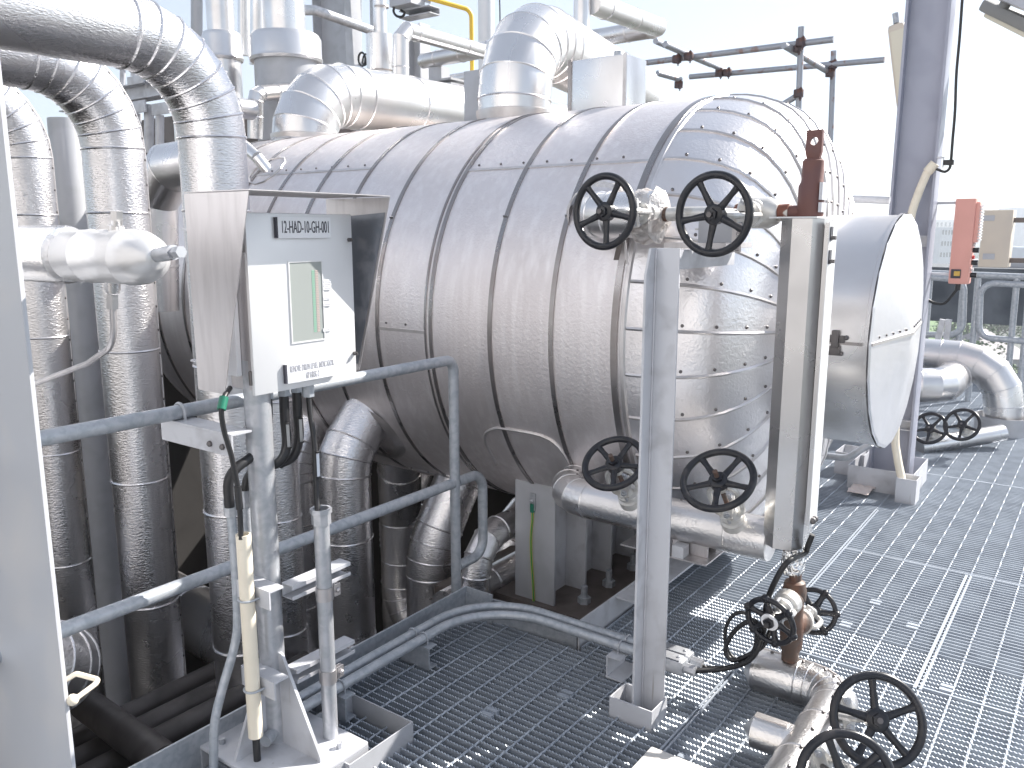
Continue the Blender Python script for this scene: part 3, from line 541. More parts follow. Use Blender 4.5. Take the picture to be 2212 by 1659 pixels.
# small conduits left of the tube
q = [at(x, y, 'X', -2.03) for x, y in ((497, 1092), (505, 1180), (513, 1320), (508, 1390), (480, 1490), (463, 1570), (462, 1690))]
cd = T('conduit', 'grey steel conduit cranked to the left below the cream tube', 'conduit', q[-1]); MB().tube(spline(q, 5), .0135, 14).build('pipe', 'galv', cd); MB().cyl(q[0] + V((0, 0, .02)), q[0] - V((0, 0, .03)), .019, n=8).build('coupling', 'galvl', cd)
q = [at(x, y, 'X', -2.085) for x, y in ((530, 1072), (536, 1180), (545, 1400), (550, 1560))]
cd = T('conduit', 'short grey conduit half hidden behind the instrument post', 'conduit', q[-1]); MB().tube(q, .0145, 14).build('pipe', 'galv', cd); MB().cyl(q[0] + V((0, 0, .02)), q[0] - V((0, 0, .03)), .02, n=8).build('coupling', 'galvl', cd)
# struts and capped conduit
pc = V((-1.852, 1.572, 0)); zc = at(688, 1102, 'X', -1.852).z
cd = T('conduit', 'upright galvanised conduit with hexagonal cap right of the post', 'conduit', (pc.x, pc.y, -.1))
MB().cyl((pc.x, pc.y, -.12), (pc.x, pc.y, zc - .03), .0235, n=24).build('pipe', 'galvl', cd)
MB().lathe((pc.x, pc.y, zc), (0, 0, 1), [(-.045, .029), (-.012, .029), (-.010, .033), (.004, .033), (.004, .024), (-.02, .023)], 8, False).build('cap', 'galvl', cd)
for k, (y0, y1, xl, xr) in enumerate(((1262, 1208, 600, 745), (1442, 1385, 612, 755))):
    z = at(690, (y0 + y1) / 2 - 2, 'X', -1.92).z; ya = PB.y + .02; yb = at(xr, y1, 'X', -1.92).y
    s = T('support_strut', ('upper' if k == 0 else 'lower') + ' slotted channel strut carrying the capped conduit clamp', 'strut', (-1.92, ya, z), 'channel struts beside the post')
    MB().box((-1.945, ya, z - .003), (-1.895, yb, z)).box((-1.945, ya, z - .045), (-1.895, yb, z - .042)).box((-1.945, ya, z - .0415), (-1.942, yb, z - .0035)).box((-1.8985, ya, z - .012), (-1.895, yb, z - .0035)).box((-1.8985, ya, z - .0415), (-1.895, yb, z - .034)).build('channel', 'paintl', s)
    MB().lathe((pc.x, pc.y, z - .06), (0, 0, 1), [(0, .0245), (0, .027), (.042, .027), (.042, .0245)], 28, False).box((pc.x + .0, pc.y + .026, z - .058), (pc.x + .004, pc.y + .05, z - .02)).box((pc.x + .012, pc.y + .024, z - .058), (pc.x + .016, pc.y + .05, z - .02)).screw((pc.x + .017, pc.y + .038, z - .039), (1, 0, 0), .008, .008).build('pipe_clamp', 'inox', s)
# open sleeve beside the base
def sleeve(name, lab, x0, y0, x1, y1, zt, mt='paintl', grp=None, zb=-.08):
    m = MB(); th = .005
    m.box((x0, y0, zb), (x1, y0 + th, zt)).box((x0, y1 - th, zb), (x1, y1, zt - .0008)).box((x0, y0 + th, zb), (x0 + th, y1 - th, zt - .0004)).box((x1 - th, y0 + th, zb), (x1, y1 - th, zt - .0012))
    return m.build(name, mt, label=lab, cat='sleeve', group=grp)
a = at(820, 1608, 'Z', .06); sleeve('floor_sleeve', 'open steel sleeve collar in the floor below the capped conduit', -2.0, 1.52, a.x, 1.80, .06, 'paint', 'open sleeve collars round the posts')
# floor conduits
for k, dx in enumerate((0, -.055)):
    q = [(-2.045 + dx * .9 + .03, 1.50, .105), (-2.045 + dx * .9 + .03, 1.66, .11), (-2.02 + dx * .9, 2.56 - dx, .11), (-1.22, 2.555 - dx, .115)]
    c = T('floor_conduit', ('outer' if k else 'inner') + ' grey conduit of the pair bending along the grating edge', 'conduit', (-2, 2.5, .1), 'pair of floor conduits')
    pts = [V((-1.95 + dx, 1.40, .11)), V((-2.0 + dx, 1.52, .11))] + rounded([(-2.0 + dx, 1.6, .11), (-2.0 + dx, 2.555 - dx, .11), (-1.24, 2.555 - dx, .11)], .30, 10)
    MB().tube(pts, .0185, 16).build('pipe', 'galv', c)
    jx = -1.20
    MB().cyl((-1.30, 2.555 - dx, .11), (-1.24, 2.555 - dx, .11), .0225, n=20).build('coupling', 'galv', c)
    MB().box((-1.24, 2.528 - dx, .085), (-1.10, 2.582 - dx, .138)).build('inspection_fitting', 'galvl', c, bevel=.010)
    MB().box((-1.225, 2.533 - dx, .1385), (-1.115, 2.577 - dx, .142)).screw((-1.128, 2.555 - dx, .142), (0, 0, 1), .007, .005).build('fitting_cover', 'galvl', c, bevel=.0015)
    MB().cyl((-1.10, 2.555 - dx, .11), (-1.06, 2.555 - dx, .108), .020, n=8).build('gland', 'galvl', c)
for i, (x, y, lab) in enumerate(((-2.03, 1.73, 'channel stub under the conduits beside the capped conduit foot'), (-2.03, 2.15, 'channel stub under the conduits midway along the toe plate'))):
    b = T('conduit_stand', lab, 'bracket', (x, y, 0), 'channel stubs carrying the conduits')
    MB().box((x - .07, y - .003, 0), (x + .075, y + .003, .088)).box((x - .07, y + .0032, .083), (x + .075, y + .045, .088)).box((x - .07, y + .0032, 0), (x + .075, y + .045, .005)).build('channel', 'galv', b)
    for xx in (-2.0, -2.055): MB().tube([(xx - .021, y + .02, .088)] + [V((xx - .021 * math.cos(R(a)), y + .02, .112 + .021 * math.sin(R(a)))) for a in range(0, 181, 20)] + [(xx + .021, y + .02, .088)], .003, 8).build('u_bolt', 'galv', b)
x, y = -1.36, 2.50
b = T('conduit_stand', 'pale channel stub with U bolts left of the upright angle post', 'bracket', (x, y, 0), 'channel stubs carrying the conduits')
MB().box((x - .03, y, .0), (x - .025, y + .14, .088)).box((x - .0248, y, .083), (x + .03, y + .14, .088)).box((x - .0248, y, .0), (x + .04, y + .14, .005)).build('channel', 'paintl', b)
for yy in (2.555, 2.61): MB().tube([(x, yy - .021, .088)] + [V((x, yy - .021 * math.cos(R(a)), .112 + .021 * math.sin(R(a)))) for a in range(0, 181, 20)] + [(x, yy + .021, .088)], .003, 8).build('u_bolt', 'galvl', b)
# ================================================================== angle post and pipe support
AX, AY, zuu = -1.19, 2.40, 1.68
t = T('angle_post', 'pale grey angle steel post standing before the drum end', 'post', (AX, AY, 0))
MB().box((AX, AY, -.1), (AX + .082, AY + .008, 1.585)).build('web', 'paintl', t, bevel=.002)
MB().prism([(AX - .008, AY + .008, -.1), (AX - .008, AY - .06, -.1), (AX - .008, AY - .06, 1.50), (AX - .008, AY - .03, 1.585), (AX - .008, AY + .008, 1.585)], (.0079, 0, 0)).build('flange', 'paintl', t)
MB().box((AX, AY - .006, -.1), (AX + .006, AY - .0002, 1.58)).build('fillet', 'paintl', t, bevel=.0028)
a, b = at(1455, 541, 'Y', 2.41), at(1550, 574, 'Y', 2.41)
pa, pb = at(1455, 541, 'X', AX + .08), at(1550, 575, 'X', AX + .08); MB().box((AX + .035, AY + .009, pb.z), (AX + .08, 2.86, pa.z)).build('arm', 'paintl', t, bevel=.002)
a = V((AX, 2.7, pa.z + .016)); MB().box((AX - .08, 2.62, pa.z + .001), (AX + .14, 2.86, a.z + .003)).build('shoe_plate', 'inox', t)
MB().box((AX + .0, 2.72, a.z + .0035), (AX + .12, 2.728, zuu)).build('shoe', 'paint', t); MB().box((AX + .0, 2.80, a.z + .0035), (AX + .12, 2.808, zuu)).build('shoe', 'paint', t)
c4 = [at(x, y, 'Z', .06) for x, y in ((1322, 1508), (1397, 1535), (1438, 1499), (1351, 1481))]
sleeve('floor_sleeve', 'open steel sleeve collar round the foot of the angle post', (c4[0].x + c4[3].x) / 2 - .01, (c4[0].y + c4[1].y) / 2, c4[1].x + .02, (c4[2].y + c4[3].y) / 2, .062, 'paintl', 'open sleeve collars round the posts')
# ================================================================== gauge pipework
GY, ZLO = 2.744, .565  # gauge pipework, cover and valve numbers enlarged about the camera, same as the drum
t = T('gauge_pipe', 'short upper lagged pipe with torn end below the two upper wheels', 'pipe', (-1.68, GY, 1.69), 'pipes to the level gauge')
zu = 1.696; PY = GY + .022
clad_pipe(t, [(-1.68, 3.08, zu), (-1.68, PY, zu), (-1.366, PY, zu)], .084, .122, 4, .55, 'smooth', 32, .004, off=.34)
m = MB(); rs = []
for k, (x, r_) in enumerate(((-1.445, .086), (-1.417, .094), (-1.383, .087), (-1.366, .095), (-1.35, .067), (-1.338, .034))):
    rs.append([V((x + random.uniform(-.006, .006), PY + r_ * math.cos(2 * math.pi * j / 22) * random.uniform(.9, 1.06), zu + r_ * math.sin(2 * math.pi * j / 22) * random.uniform(.9, 1.06) - (.012 if 11 < j else 0))) for j in range(22)])
m.rings(rs).build('torn_lagging', 'lag', t)
m = MB(); rs = []
for k, (y, r_) in enumerate(((2.895, .112), (2.912, .128), (2.934, .132))): rs.append([V((-1.697 + r_ * 1.2 * math.cos(2 * math.pi * j / 26) * random.uniform(.96, 1.05), y, zu + r_ * math.sin(2 * math.pi * j / 26) * random.uniform(.96, 1.05))) for j in range(26)])
m.rings(rs, False).build('frayed_edge', 'lag', t)
GX = -.834
t2 = T('gauge_nozzle', 'rust flaked bare pipe joining the upper valve to the gauge', 'pipe', (-1.12, PY, zu))
MB().cyl((-1.344, PY, zu), (-1.142, PY, zu), .0245).build('pipe', 'valve', t2); MB().cyl((-1.35, PY, zu), (-1.327, PY, zu), .026).build('joint', 'rust', t2)
MB().lathe((-1.075, PY, zu), (1, 0, 0), [(0, .034), (.034, .036), (.084, .038), (.095, .036), (.103, .025), (.14, .021), (.146, .027), (.18, .029)], 24).build('reducer', 'flake', t2)
MB().box((-1.21, PY - .03, zu - .056), (-1.10, PY + .03, zu - .05)).build('clip', 'valve', t2)
# gauge cabinet
t = T('level_gauge', 'tall folded steel gauge cover with reddish lifting lug on top', 'level gauge', (GX, 2.76, .57))
zt, zb = 1.676, .576
poly = [(-.921, 2.772), (-.903, 2.716), (-.857, 2.679), (-.797, 2.690), (-.773, 2.733), (-.773, 2.834), (-.818, 2.867), (-.896, 2.845)]
MB().prism([(x, y, zb) for x, y in poly], (0, 0, zt - zb)).build('cover', 'inoxs', t, ang=20)
MB().box((-.7715, 2.734, .70), (-.769, 2.83, 1.657)).build('door_panel', 'inoxs', t); MB().box((-.753, 2.716, .655), (-.7505, 2.80, 1.665)).build('cover_flange', 'white', t)
MB().box((-.7688, 2.733, .66), (-.7532, 2.736, 1.662)).build('hinge_gap', 'inoxs', t)
for z in (1.629, 1.556): MB().box((-.7503, 2.722, z - .022), (-.7475, 2.747, z + .022)).build('latch_slot', 'ink', t); MB().cyl((-.7485, 2.733, z - .013), (-.734, 2.733, z - .013), .0065, n=10).build('latch_pin', 'screw', t)
for y in (2.733, 2.755): MB().sphere((-.745, y, .682), .012).build('latch_pin', 'screw', t)
MB().box((-.935, 2.688, zt + .001), (-.784, 2.85, zt + .006)).build('top_plate', 'white', t)
lx, ly = at(1754, 400, 'Y', 2.766).x, 2.766
MB().lathe((lx, ly, zt + .007), (0, 0, 1), [(0, .041), (.056, .041), (.095, .041), (.11, .034), (.174, .0325), (.176, .029), (.18, .028)], 20).build('lug_body', 'rust2', t)
x0, z0, x1, z1, y0, y1 = lx - .025, zt + .185, lx + .025, zt + .275, ly - .009, ly + .009
n = 20; m = MB(); cz = z1 - .034
inner = [V((lx + .0125 * math.cos(2 * math.pi * j / n), y0, cz + .0125 * math.sin(2 * math.pi * j / n))) for j in range(n)]
outer = []
for j in range(n):
    a = 2 * math.pi * j / n; dx, dz = math.cos(a), math.sin(a); s = min(.025 / max(abs(dx), 1e-6), (.034 if dz > 0 else cz - z0) / max(abs(dz), 1e-6)); outer.append(V((lx + dx * s, y0, cz + dz * s)))
D = V((0, y1 - y0, 0)); m.rings([inner, outer, [p + D for p in outer], [p + D for p in inner]], False, True); m.build('lifting_eye', 'rust2', t, ang=30)
MB().cyl((-.90, PY, zu), (lx, ly, zu), .0235).build('side_arm', 'rust2', t)
MB().box((lx + .034, ly - .034, zt + .02), (lx + .044, ly + .022, zt + .05)).box((lx + .034, ly - .034, zt + .058), (lx + .044, ly + .022, zt + .112)).build('clip_plate', 'paintl', t)
# foil wrap, brown valve block
m = MB(); rs = []
for k in range(9):
    z = .576 - k * .013; rs.append([V((GX + .025 + (.037 + random.uniform(-.006, .005)) * math.cos(2 * math.pi * j / 18), 2.761 + (.037 + random.uniform(-.006, .005)) * math.sin(2 * math.pi * j / 18), z)) for j in range(18)])
m.rings(rs).build('foil_wrap', 'foil', label='crinkled shiny foil wrapped under the gauge cover', cat='foil', ang=1)
BX, BYY = -.797, 2.757
t = T('valve_block', 'rusty brown valve block standing on the lagged pipe under the gauge', 'valve', (BX, BYY, .15))
MB().lathe((BX, BYY, .15), (0, 0, 1), [(0, .029), (.034, .030), (.05, .038), (.134, .040), (.151, .037), (.162, .034), (.224, .035), (.23, .040), (.263, .041), (.293, .034), (.30, .021), (.336, .020)], 24).build('body', 'rust', t)
MB().lathe((BX, BYY, .386), (0, -1, 0), [(.0, .038), (.05, .038), (.056, .031)], 20).build('boss', 'rust', t); MB().lathe((BX, BYY, .279), (.35, .94, 0), [(.0, .038), (.05, .038), (.056, .031)], 20).build('boss', 'rust', t)
# lower gauge pipe
def strap_pipe(name, lab, pts, r, grp, rad=.1, off=.2, step=.3, mt='cladx', seam=None, n=32): 
    t = T(name, lab, 'pipe', pts[0], grp); clad_pipe(t, pts, r, rad, 4, step, mt, n, .003, seam, off); return t
LY2 = GY + .033
t = strap_pipe('gauge_pipe', 'long lower lagged pipe crossing behind the angle post', [(-1.815, 3.34, ZLO), (-1.815, LY2, ZLO), (-.896, LY2, ZLO)], .0745, 'pipes to the level gauge', .18, .29, .30, seam=55)
MB().lathe((-.896, LY2, ZLO), (1, 0, 0), [(-.012, .0755), (.0005, .0755), (.002, .07), (.002, .02)], 32, False).build('end_cap', 'smooth', t)
MB().cyl((-.896, LY2, ZLO), (-.857, LY2 - .01, ZLO), .02).build('nipple', 'flake', t)
t = T('pipe_support', 'flat plate support shoe below the lower lagged pipe', 'support', (-1.17, 2.8, .25))
zs = at(1500, 1195, 'Y', 2.78).z
MB().box((-1.45, 2.70, zs - .006), (-1.10, 2.90, zs)).build('plate', 'inox', t); MB().box((-1.26, 2.76, zs + .0005), (-1.12, 2.767, ZLO - .06)).build('shoe', 'inox', t); MB().box((-1.26, 2.84, zs + .0005), (-1.12, 2.847, ZLO - .06)).build('shoe', 'inox', t); MB().box((-1.235, 2.70, zs + .0005), (-1.19, 2.75, zs + .045)).build('guide_block', 'paintl', t)
# lowest pipe with bend towards the camera
ZL, XL = .078, -.614
t = strap_pipe('drain_header', 'lagged pipe on the grating turning towards the bottom edge with a capped stub', [(-.913, 2.757, ZL), (XL, 2.757, ZL), (XL, .5, ZL)], .0735, None, .11, .15, .22, seam=70)
MB().lathe((-.913, 2.757, ZL), (-1, 0, 0), [(-.01, .0755), (.001, .0755), (.034, .034)], 32).build('end_cap', 'smooth', t)
MB().cyl((-.784, 2.386, ZL), (XL, 2.386, ZL), .054).lathe((-.784, 2.386, ZL), (-1, 0, 0), [(-.004, .055), (.0, .055), (.039, .0)], 28).build('capped_stub', 'cladx', t)
MB().bar((-.784, 2.386, ZL + .054), (XL - .067, 2.386, ZL + .054), .024, .007).build('stub_seam', 'ridge', t)
# rust-stained plate
a, b = at(1418, 1600, 'Z', .05), at(1600, 1655, 'Z', .05)
MB().box((-1.03, 1.70, .02), (-.66, 2.155, .05)).build('cover_plate', 'rplate', label='white plate with rust stains lying on the grating', cat='plate', bevel=.006)
# ================================================================== valves
def wheel(parent, z, RW, spokes=5, knob=False, mt='black', plate=False):
    m = MB(); m.torus((0, 0, z), (0, 0, 1), RW - .0125, .0125 if RW > .1 else .0095, 56, 12)
    for k in range(spokes):
        a = 2 * math.pi * k / spokes + R(90); e = V((math.cos(a), math.sin(a), 0)); s = V((-math.sin(a), math.cos(a), 0)); zz = V((0, 0, 1))
        rs = []
        for f, w, h in ((.012, .017, .012), (.034, .0125, .010), (RW * .6, .0098, .0085), (RW - .028, .0112, .009), (RW - .012, .018, .010)):
            c = e * f + zz * (z - .012 * (1 - f / RW)); rs.append([c + s * (w * math.cos(2 * math.pi * j / 10)) + zz * (h * math.sin(2 * math.pi * j / 10)) for j in range(10)])
        m.rings(rs)
        if knob: m.sphere(e * (RW - .009) + zz * z, .0145, 10, 6)
    m.lathe((0, 0, z - .03), (0, 0, 1), [(0, .022), (.005, .031), (.032, .032), (.037, .024)], 24)
    w = m.build('handwheel', mt, parent, local=True)
    MB().lathe((0, 0, z + .006), (0, 0, 1), [(0, .019), (.013, .019), (.014, .014)], 6).build('hub_nut', mt, w, local=True)
    if plate: MB().lathe((0, 0, z + .004), (0, 0, 1), [(0, .03), (.004, .03)], 28).build('tag_disc', 'plate', w, local=True)
    return w
def valve(name, lab, base, hub, RW, spin=0, grp='black handwheel valves', body='valve', spokes=5, knob=False, plate=False, b0=.05, stem=.035, yoke=True):
    base, hub = V(base), V(hub); d = hub - base; L = d.length
    rot = d.to_track_quat('Z', 'Y').to_matrix() @ Matrix.Rotation(R(spin), 3, 'Z')
    t = T(name, lab, 'valve', base, grp, rot)
    MB().lathe((0, 0, 0), (0, 0, 1), [(b0 - .02, .046), (b0 + .012, .044), (b0 + .016, .034), (b0 + .026, .034), (b0 + .03, .040), (b0 + .042, .040), (b0 + .046, .026), (b0 + .07, .022)], 24).build('bonnet', body, t, local=True)
    if yoke:
        for s in (-1, 1):
            m = MB(); pts = spline([(s * .030, 0, b0 + .04), (s * .047, 0, b0 + .065), (s * .046, 0, L - .075), (s * .022, 0, L - .042)], 4); m.tube(pts, .0095, 8); m.build('yoke_arm', body, t, local=True)
        MB().lathe((0, 0, L - .055), (0, 0, 1), [(0, .02), (.02, .022), (.026, .018)], 16).build('yoke_head', body, t, local=True)
        g = MB().box((-.018, -.05, b0 + .072), (.018, .05, b0 + .082), None); g.build('gland_flange', body, t, local=True, bevel=.004)
        for s in (-1, 1): MB().cyl((0, s * .038, b0 + .04), (0, s * .038, b0 + .105), .0055, n=8).lathe((0, s * .038, b0 + .083), (0, 0, 1), [(0, .0115), (.011, .0115)], 6).build('gland_bolt', 'galvl', t, local=True)
    MB().cyl((0, 0, b0), (0, 0, L + .012 + stem), .0085, n=14).build('stem', 'rust' if stem > .02 else 'screw', t, local=True)
    wheel(t, L, RW, spokes, knob, plate=plate); return t
def hubat(x, y, Y): return at(x, y, 'Y', Y)
VY = PY
h = hubat(1305, 457, 2.46); valve('gate_valve', 'black five spoke handwheel valve at the torn upper lagged pipe', (h.x + .03, VY, zu), h, .128, 186, stem=.018)
h = hubat(1541, 463, 2.46); valve('gate_valve', 'black five spoke handwheel valve between the upper post arm and reddish lug', (h.x + .03, VY, zu), h, .131, 172, stem=.018, b0=.03)
MB().lathe((h.x + .0, VY, zu), (1, 0, 0), [(-.034, .025), (-.03, .042), (.0, .051), (.067, .051), (.095, .038), (.10, .034)], 24).build('cast_valve', 'valve', label='pale cast valve body behind the right upper handwheel', cat='valve')
h = hubat(1326, 1000, 2.575); valve('gate_valve', 'black handwheel valve half hidden left of the angle post', (h.x - .01, LY2, ZLO), h, .122, 200, b0=.085)
h = hubat(1551, 1036, 2.565); valve('gate_valve', 'black handwheel valve with scuffed rim over the right end of the lower pipe', (h.x + .0, LY2, ZLO), h, .129, 193, b0=.085)
h = CAM + ray(1896, 1556) * 2.32; valve('gate_valve', 'largest black handwheel valve leaning over the bent pipe near the bottom right', (XL, 2.64, ZL), h, .132, 3, b0=.085, stem=.01)
h = CAM + ray(1828, 1690) * 2.16; valve('gate_valve', 'black handwheel valve cut off by the bottom edge of the photo', (XL, 2.35, ZL), h, .132, 20, b0=.085, stem=.01)
h = hubat(1664, 1342, 2.576); valve('needle_valve', 'six spoke handwheel valve with white centre disc before the brown block', (BX, BYY - .034, .391), h, .093, 10, 'knobbed handwheel valves on the brown block', spokes=6, knob=True, plate=True, b0=.03, stem=.02)
h = CAM + ray(1757, 1320) * 3.17; valve('needle_valve', 'six spoke handwheel valve behind the brown block to its right', (BX + .012, BYY + .034, .279), h, .093, 25, 'knobbed handwheel valves on the brown block', spokes=6, knob=True, b0=.03, stem=.02)
# tags hanging on the upper valves
a = hubat(1332, 520, 2.576); tg = T('tag_strip', 'dark crumpled metal tag strips hanging under the left upper wheel', 'tag', a)
MB().prism([hubat(x, y, 2.576) for x, y in ((1338, 505), (1347, 512), (1336, 562), (1325, 562))], (0, .003, 0)).build('strip', 'brownst', tg); MB().prism([hubat(x, y, 2.587) for x, y in ((1344, 508), (1350, 512), (1358, 572), (1352, 570))], (0, .003, 0)).build('strip', 'inox', tg)
a, b = hubat(1582, 482, 2.576), hubat(1600, 545, 2.576); tg = T('valve_tag', 'small engraved metal tag hanging right of the upper wheel', 'tag', (a.x, 2.576, b.z))
pl_ = MB().box((a.x, 2.576, b.z), (b.x - .0, 2.578, a.z)).build('plate', 'inox', tg)
text('12HAD10-AA018', .0157, Matrix(((0, 1, 0, (a.x + b.x) / 2 + .003), (0, 0, -1, 2.5755), (-1, 0, 0, (a.z + b.z) / 2), (0, 0, 0, 1))), 'ink', tg, 'lettering', .75)
# black cables at the brown block
def cable(lab, pts, r, grp=None): return MB().tube(spline(pts, 6), r, 10).build('cable', 'cable', label=lab, cat='cable', group=grp)
gq = lambda l, Y: [at(x, y, 'Y', Y) for x, y in l]
cable('black cable running from the gauge cover along the block to the upper floor fitting', gq([(1755, 1155), (1745, 1180), (1738, 1195)], 2.72) + gq([(1700, 1215), (1670, 1265), (1655, 1310), (1648, 1370), (1620, 1425), (1560, 1445)], 2.62) + [V((-1.07, 2.555, .108))], .0095, 'black cables looping beside the brown valve block')
cable('second black cable looping into a coil beside the brown block', [V((-1.07, 2.61, .108))] + gq([(1530, 1443), (1585, 1440), (1625, 1415), (1640, 1370), (1628, 1340), (1590, 1360), (1567, 1400), (1580, 1425), (1610, 1418), (1648, 1395), (1665, 1360)], 2.64), .0085, 'black cables looping beside the brown valve block')
lp = [(1600 + 36 * math.cos(R(a)), 1380 + 58 * math.sin(R(a))) for a in range(0, 400, 25)]
cable('thin black cable coil hanging left of the white centre wheel', [at(1600 + 34 * math.cos(R(a)), 1375 + 52 * math.sin(R(a)), 'Y', 2.66 + a * .0001) for a in range(-60, 330, 18)], .0068, 'black cables looping beside the brown valve block')
# ================================================================== left foreground
t = T('grey_cabinet', 'pale grey steel cabinet side filling the left edge', 'cabinet', (-2.1, .75, -.1))
ce = at(85, 900, 'X', -1.9); cy = ce.y
MB().box((-2.9, cy - .010, -.2), (-1.9045, cy, 2.9)).build('side_panel', 'cab', t); MB().box((-1.904, cy - .0105, -.2), (-1.902, cy - .0065, 2.9)).build('edge_trim', 'paintl', t); MB().box((-2.9, cy + .0005, -.2), (-2.6, cy + .25, 2.9)).build('casing', 'cab', t)
hA = at(150, 1508, 'X', -1.9); 
MB().tube(rounded([at(160, 1512, 'X', -1.90), at(206, 1478, 'X', -1.90) , at(212, 1468, 'X', -1.92), at(165, 1455, 'X', -1.98), at(140, 1470, 'X', -2.0)], .015, 4), .0065, 10).build('handle', 'cream', t); MB().sphere(at(157, 1512, 'X', -1.90), .014).build('handle_boss', 'cream', t)
# instrument pot
Yp = 1.02
pA, pB_ = at(30, 547, 'Y', Yp), at(365, 556, 'Y', Yp); d = (pB_ - pA).normalized(); 
t = T('condensate_pot', 'silver welded condensate pot with capped fittings before the pipes', 'pot', at(250, 620, 'Y', Yp))
r1 = .062
P = lambda x, y: at(x, y, 'Y', Yp)
q = P(150, 552); L0 = (q - pA).length
MB().lathe(pA - d * .3, d, [(0, .071), (.3 + L0 - .015, .071), (.3 + L0 - .004, .066), (.3 + L0 - .001, .05)], 40).build('lagged_neck', 'cladx', t)
L1 = (P(345, 556) - q).length
MB().lathe(q - d * .008, d, [(0, .035), (.008, .052), (.03, r1), (L1 * .30, r1), (L1 * .305, r1 + .0015), (L1 * .32, r1), (L1 * .74, r1), (L1 * .745, r1 + .0015), (L1 * .76, r1), (L1 * .84, r1 * .97), (L1 * .93, r1 * .78), (L1 * .985, r1 * .45), (L1, .02)], 40).build('body', 'silver', t)
e = P(362, 548); MB().cyl(P(340, 551), P(376, 545), .016).cyl(P(374, 545), P(382, 545), .011).cyl(P(380, 545), P(392, 544), .0135, n=6).build('end_fitting', 'galvl', t)
MB().cyl(P(251, 515), P(251, 487), .018).cyl(P(251, 507), P(251, 488), .0195, n=6).cyl(P(252, 488), P(252, 475), .012).cyl(P(252, 476), P(252, 455), .0145, n=6).build('top_plug', 'inoxs', t)
MB().cyl(P(243, 598), P(243, 632), .015).cyl(P(243, 606), P(243, 626), .0175).cyl(P(243, 636), P(243, 644), .014, n=6).cyl(P(243, 644), P(243, 666), .0145, n=6).build('bottom_fitting', 'inoxs', t)
MB().tube(rounded([P(243, 650), P(247, 745), P(190, 785), P(60, 835)], .07, 6), .0075, 12).build('impulse_tube', 'inox', t)
# ================================================================== right: column, boxes, railing, pipes
def h_column(name, lab, X0, X1, Y0, Y1, z0, z1, tf=.016, tw=.011, mt='paint', mf=None, grp=None):
    t = T(name, lab, 'column', ((X0 + X1) / 2, (Y0 + Y1) / 2, z0), grp); ym = (Y0 + Y1) / 2
    MB().box((X0, Y0, z0), (X0 + tf, Y1, z1)).build('flange', mf or mt, t, bevel=.002); MB().box((X1 - tf, Y0, z0), (X1, Y1, z1)).build('flange', mf or mt, t, bevel=.002)
    MB().box((X0 + tf, ym - tw / 2, z0), (X1 - tf, ym + tw / 2, z1)).build('web', mt, t); return t
CX0, CX1, CY0, CY1 = -1.205, -.958, 5.62, 5.77
t = h_column('steel_column', 'grey H section steel column rising beyond the manway cover', CX0, CX1, CY0, CY1, -.1, 6.0, mt='col', mf='col')
for z in (.44, 1.60): MB().box((CX0 + .10, CY0 + .02, z), (CX1 - .017, CY0 + .07, z + .006)).box((CX0 + .10, CY0 + .02, z - .06), (CX1 - .017, CY0 + .07, z - .054)).box((CX0 + .10, CY0 + .067, z - .0535), (CX1 - .017, CY0 + .07, z - .0005)).build('strut_bracket', 'paintl', t)
sleeve('floor_sleeve', 'large pale sleeve collar round the steel column foot', -1.29, 5.46, -.90, 5.92, .15, 'paintl', 'open sleeve collars round the posts')
sleeve('floor_sleeve', 'small square sleeve box holding the cream conduit before the column', -.975, 5.33, -.86, 5.455, .15, 'paintl', 'open sleeve collars round the posts')
sleeve('floor_sleeve', 'small sleeve box left behind the steel column foot', -1.45, 5.75, -1.26, 5.98, .15, 'paintl', 'open sleeve collars round the posts')
q = [(2003, 372, 5.60), (1983, 420, 5.58), (1968, 470, 5.56), (1958, 560, 5.55), (1945, 760, 5.5), (1934, 930, 5.45), (1938, 985, 5.42), (1950, 1045, 5.36)]
t = T('cream_conduit', 'cream plastic conduit snaking down the web of the steel column', 'conduit', at(1950, 1045, 'Y', 5.36))
MB().tube(spline([at(x, y, 'Y', Y) for x, y, Y in q], 5), .024, 14).build('pipe', 'cream', t); a, b = at(2003, 372, 'Y', 5.60), at(2016, 357, 'Y', 5.6); MB().cyl(a, b + (b - a) * .3, .029).build('coupling', 'cream', t)
cable('thin black cable hanging along the right side of the steel column', [at(x, y, 'Y', 5.6) for x, y in ((2080, -20), (2073, 80), (2066, 160), (2063, 240), (2058, 300), (2054, 350), (2050, 365), (2040, 371), (2025, 366), (2014, 364))], .008)
t = T('cable_bracket', 'small bent bracket with black clip on the column side', 'bracket', at(2050, 350, 'Y', 5.62))
a = at(2020, 341, 'Y', 5.62); b = at(2040, 341, 'Y', 5.62); MB().box((CX1, 5.60, a.z - .004), (b.x, 5.64, a.z + .004)).box((b.x - .004, 5.60, a.z - .06), (b.x, 5.64, a.z - .0045)).build('arm', 'paintl', t); a = at(2048, 351, 'Y', 5.60); MB().box((b.x + .0005, 5.585, a.z - .015), (a.x + .03, 5.625, a.z + .015)).build('clip', 'cable', t, bevel=.004)
t = T('tube_lamp', 'long beige tubular lamp fixed upright behind the steel column', 'lamp', at(1945, 240, 'Y', 6.2))
a, b = at(1937, 52, 'Y', 6.2), at(1958, 235, 'Y', 6.2); d = (b - a).normalized(); MB().bar(a, b, .11, .09, (0, 1, 0)).build('body', 'beige', t, bevel=.03); MB().cyl(a - d * .005, a - d * .07, .02).build('cable_entry', 'galv', t)
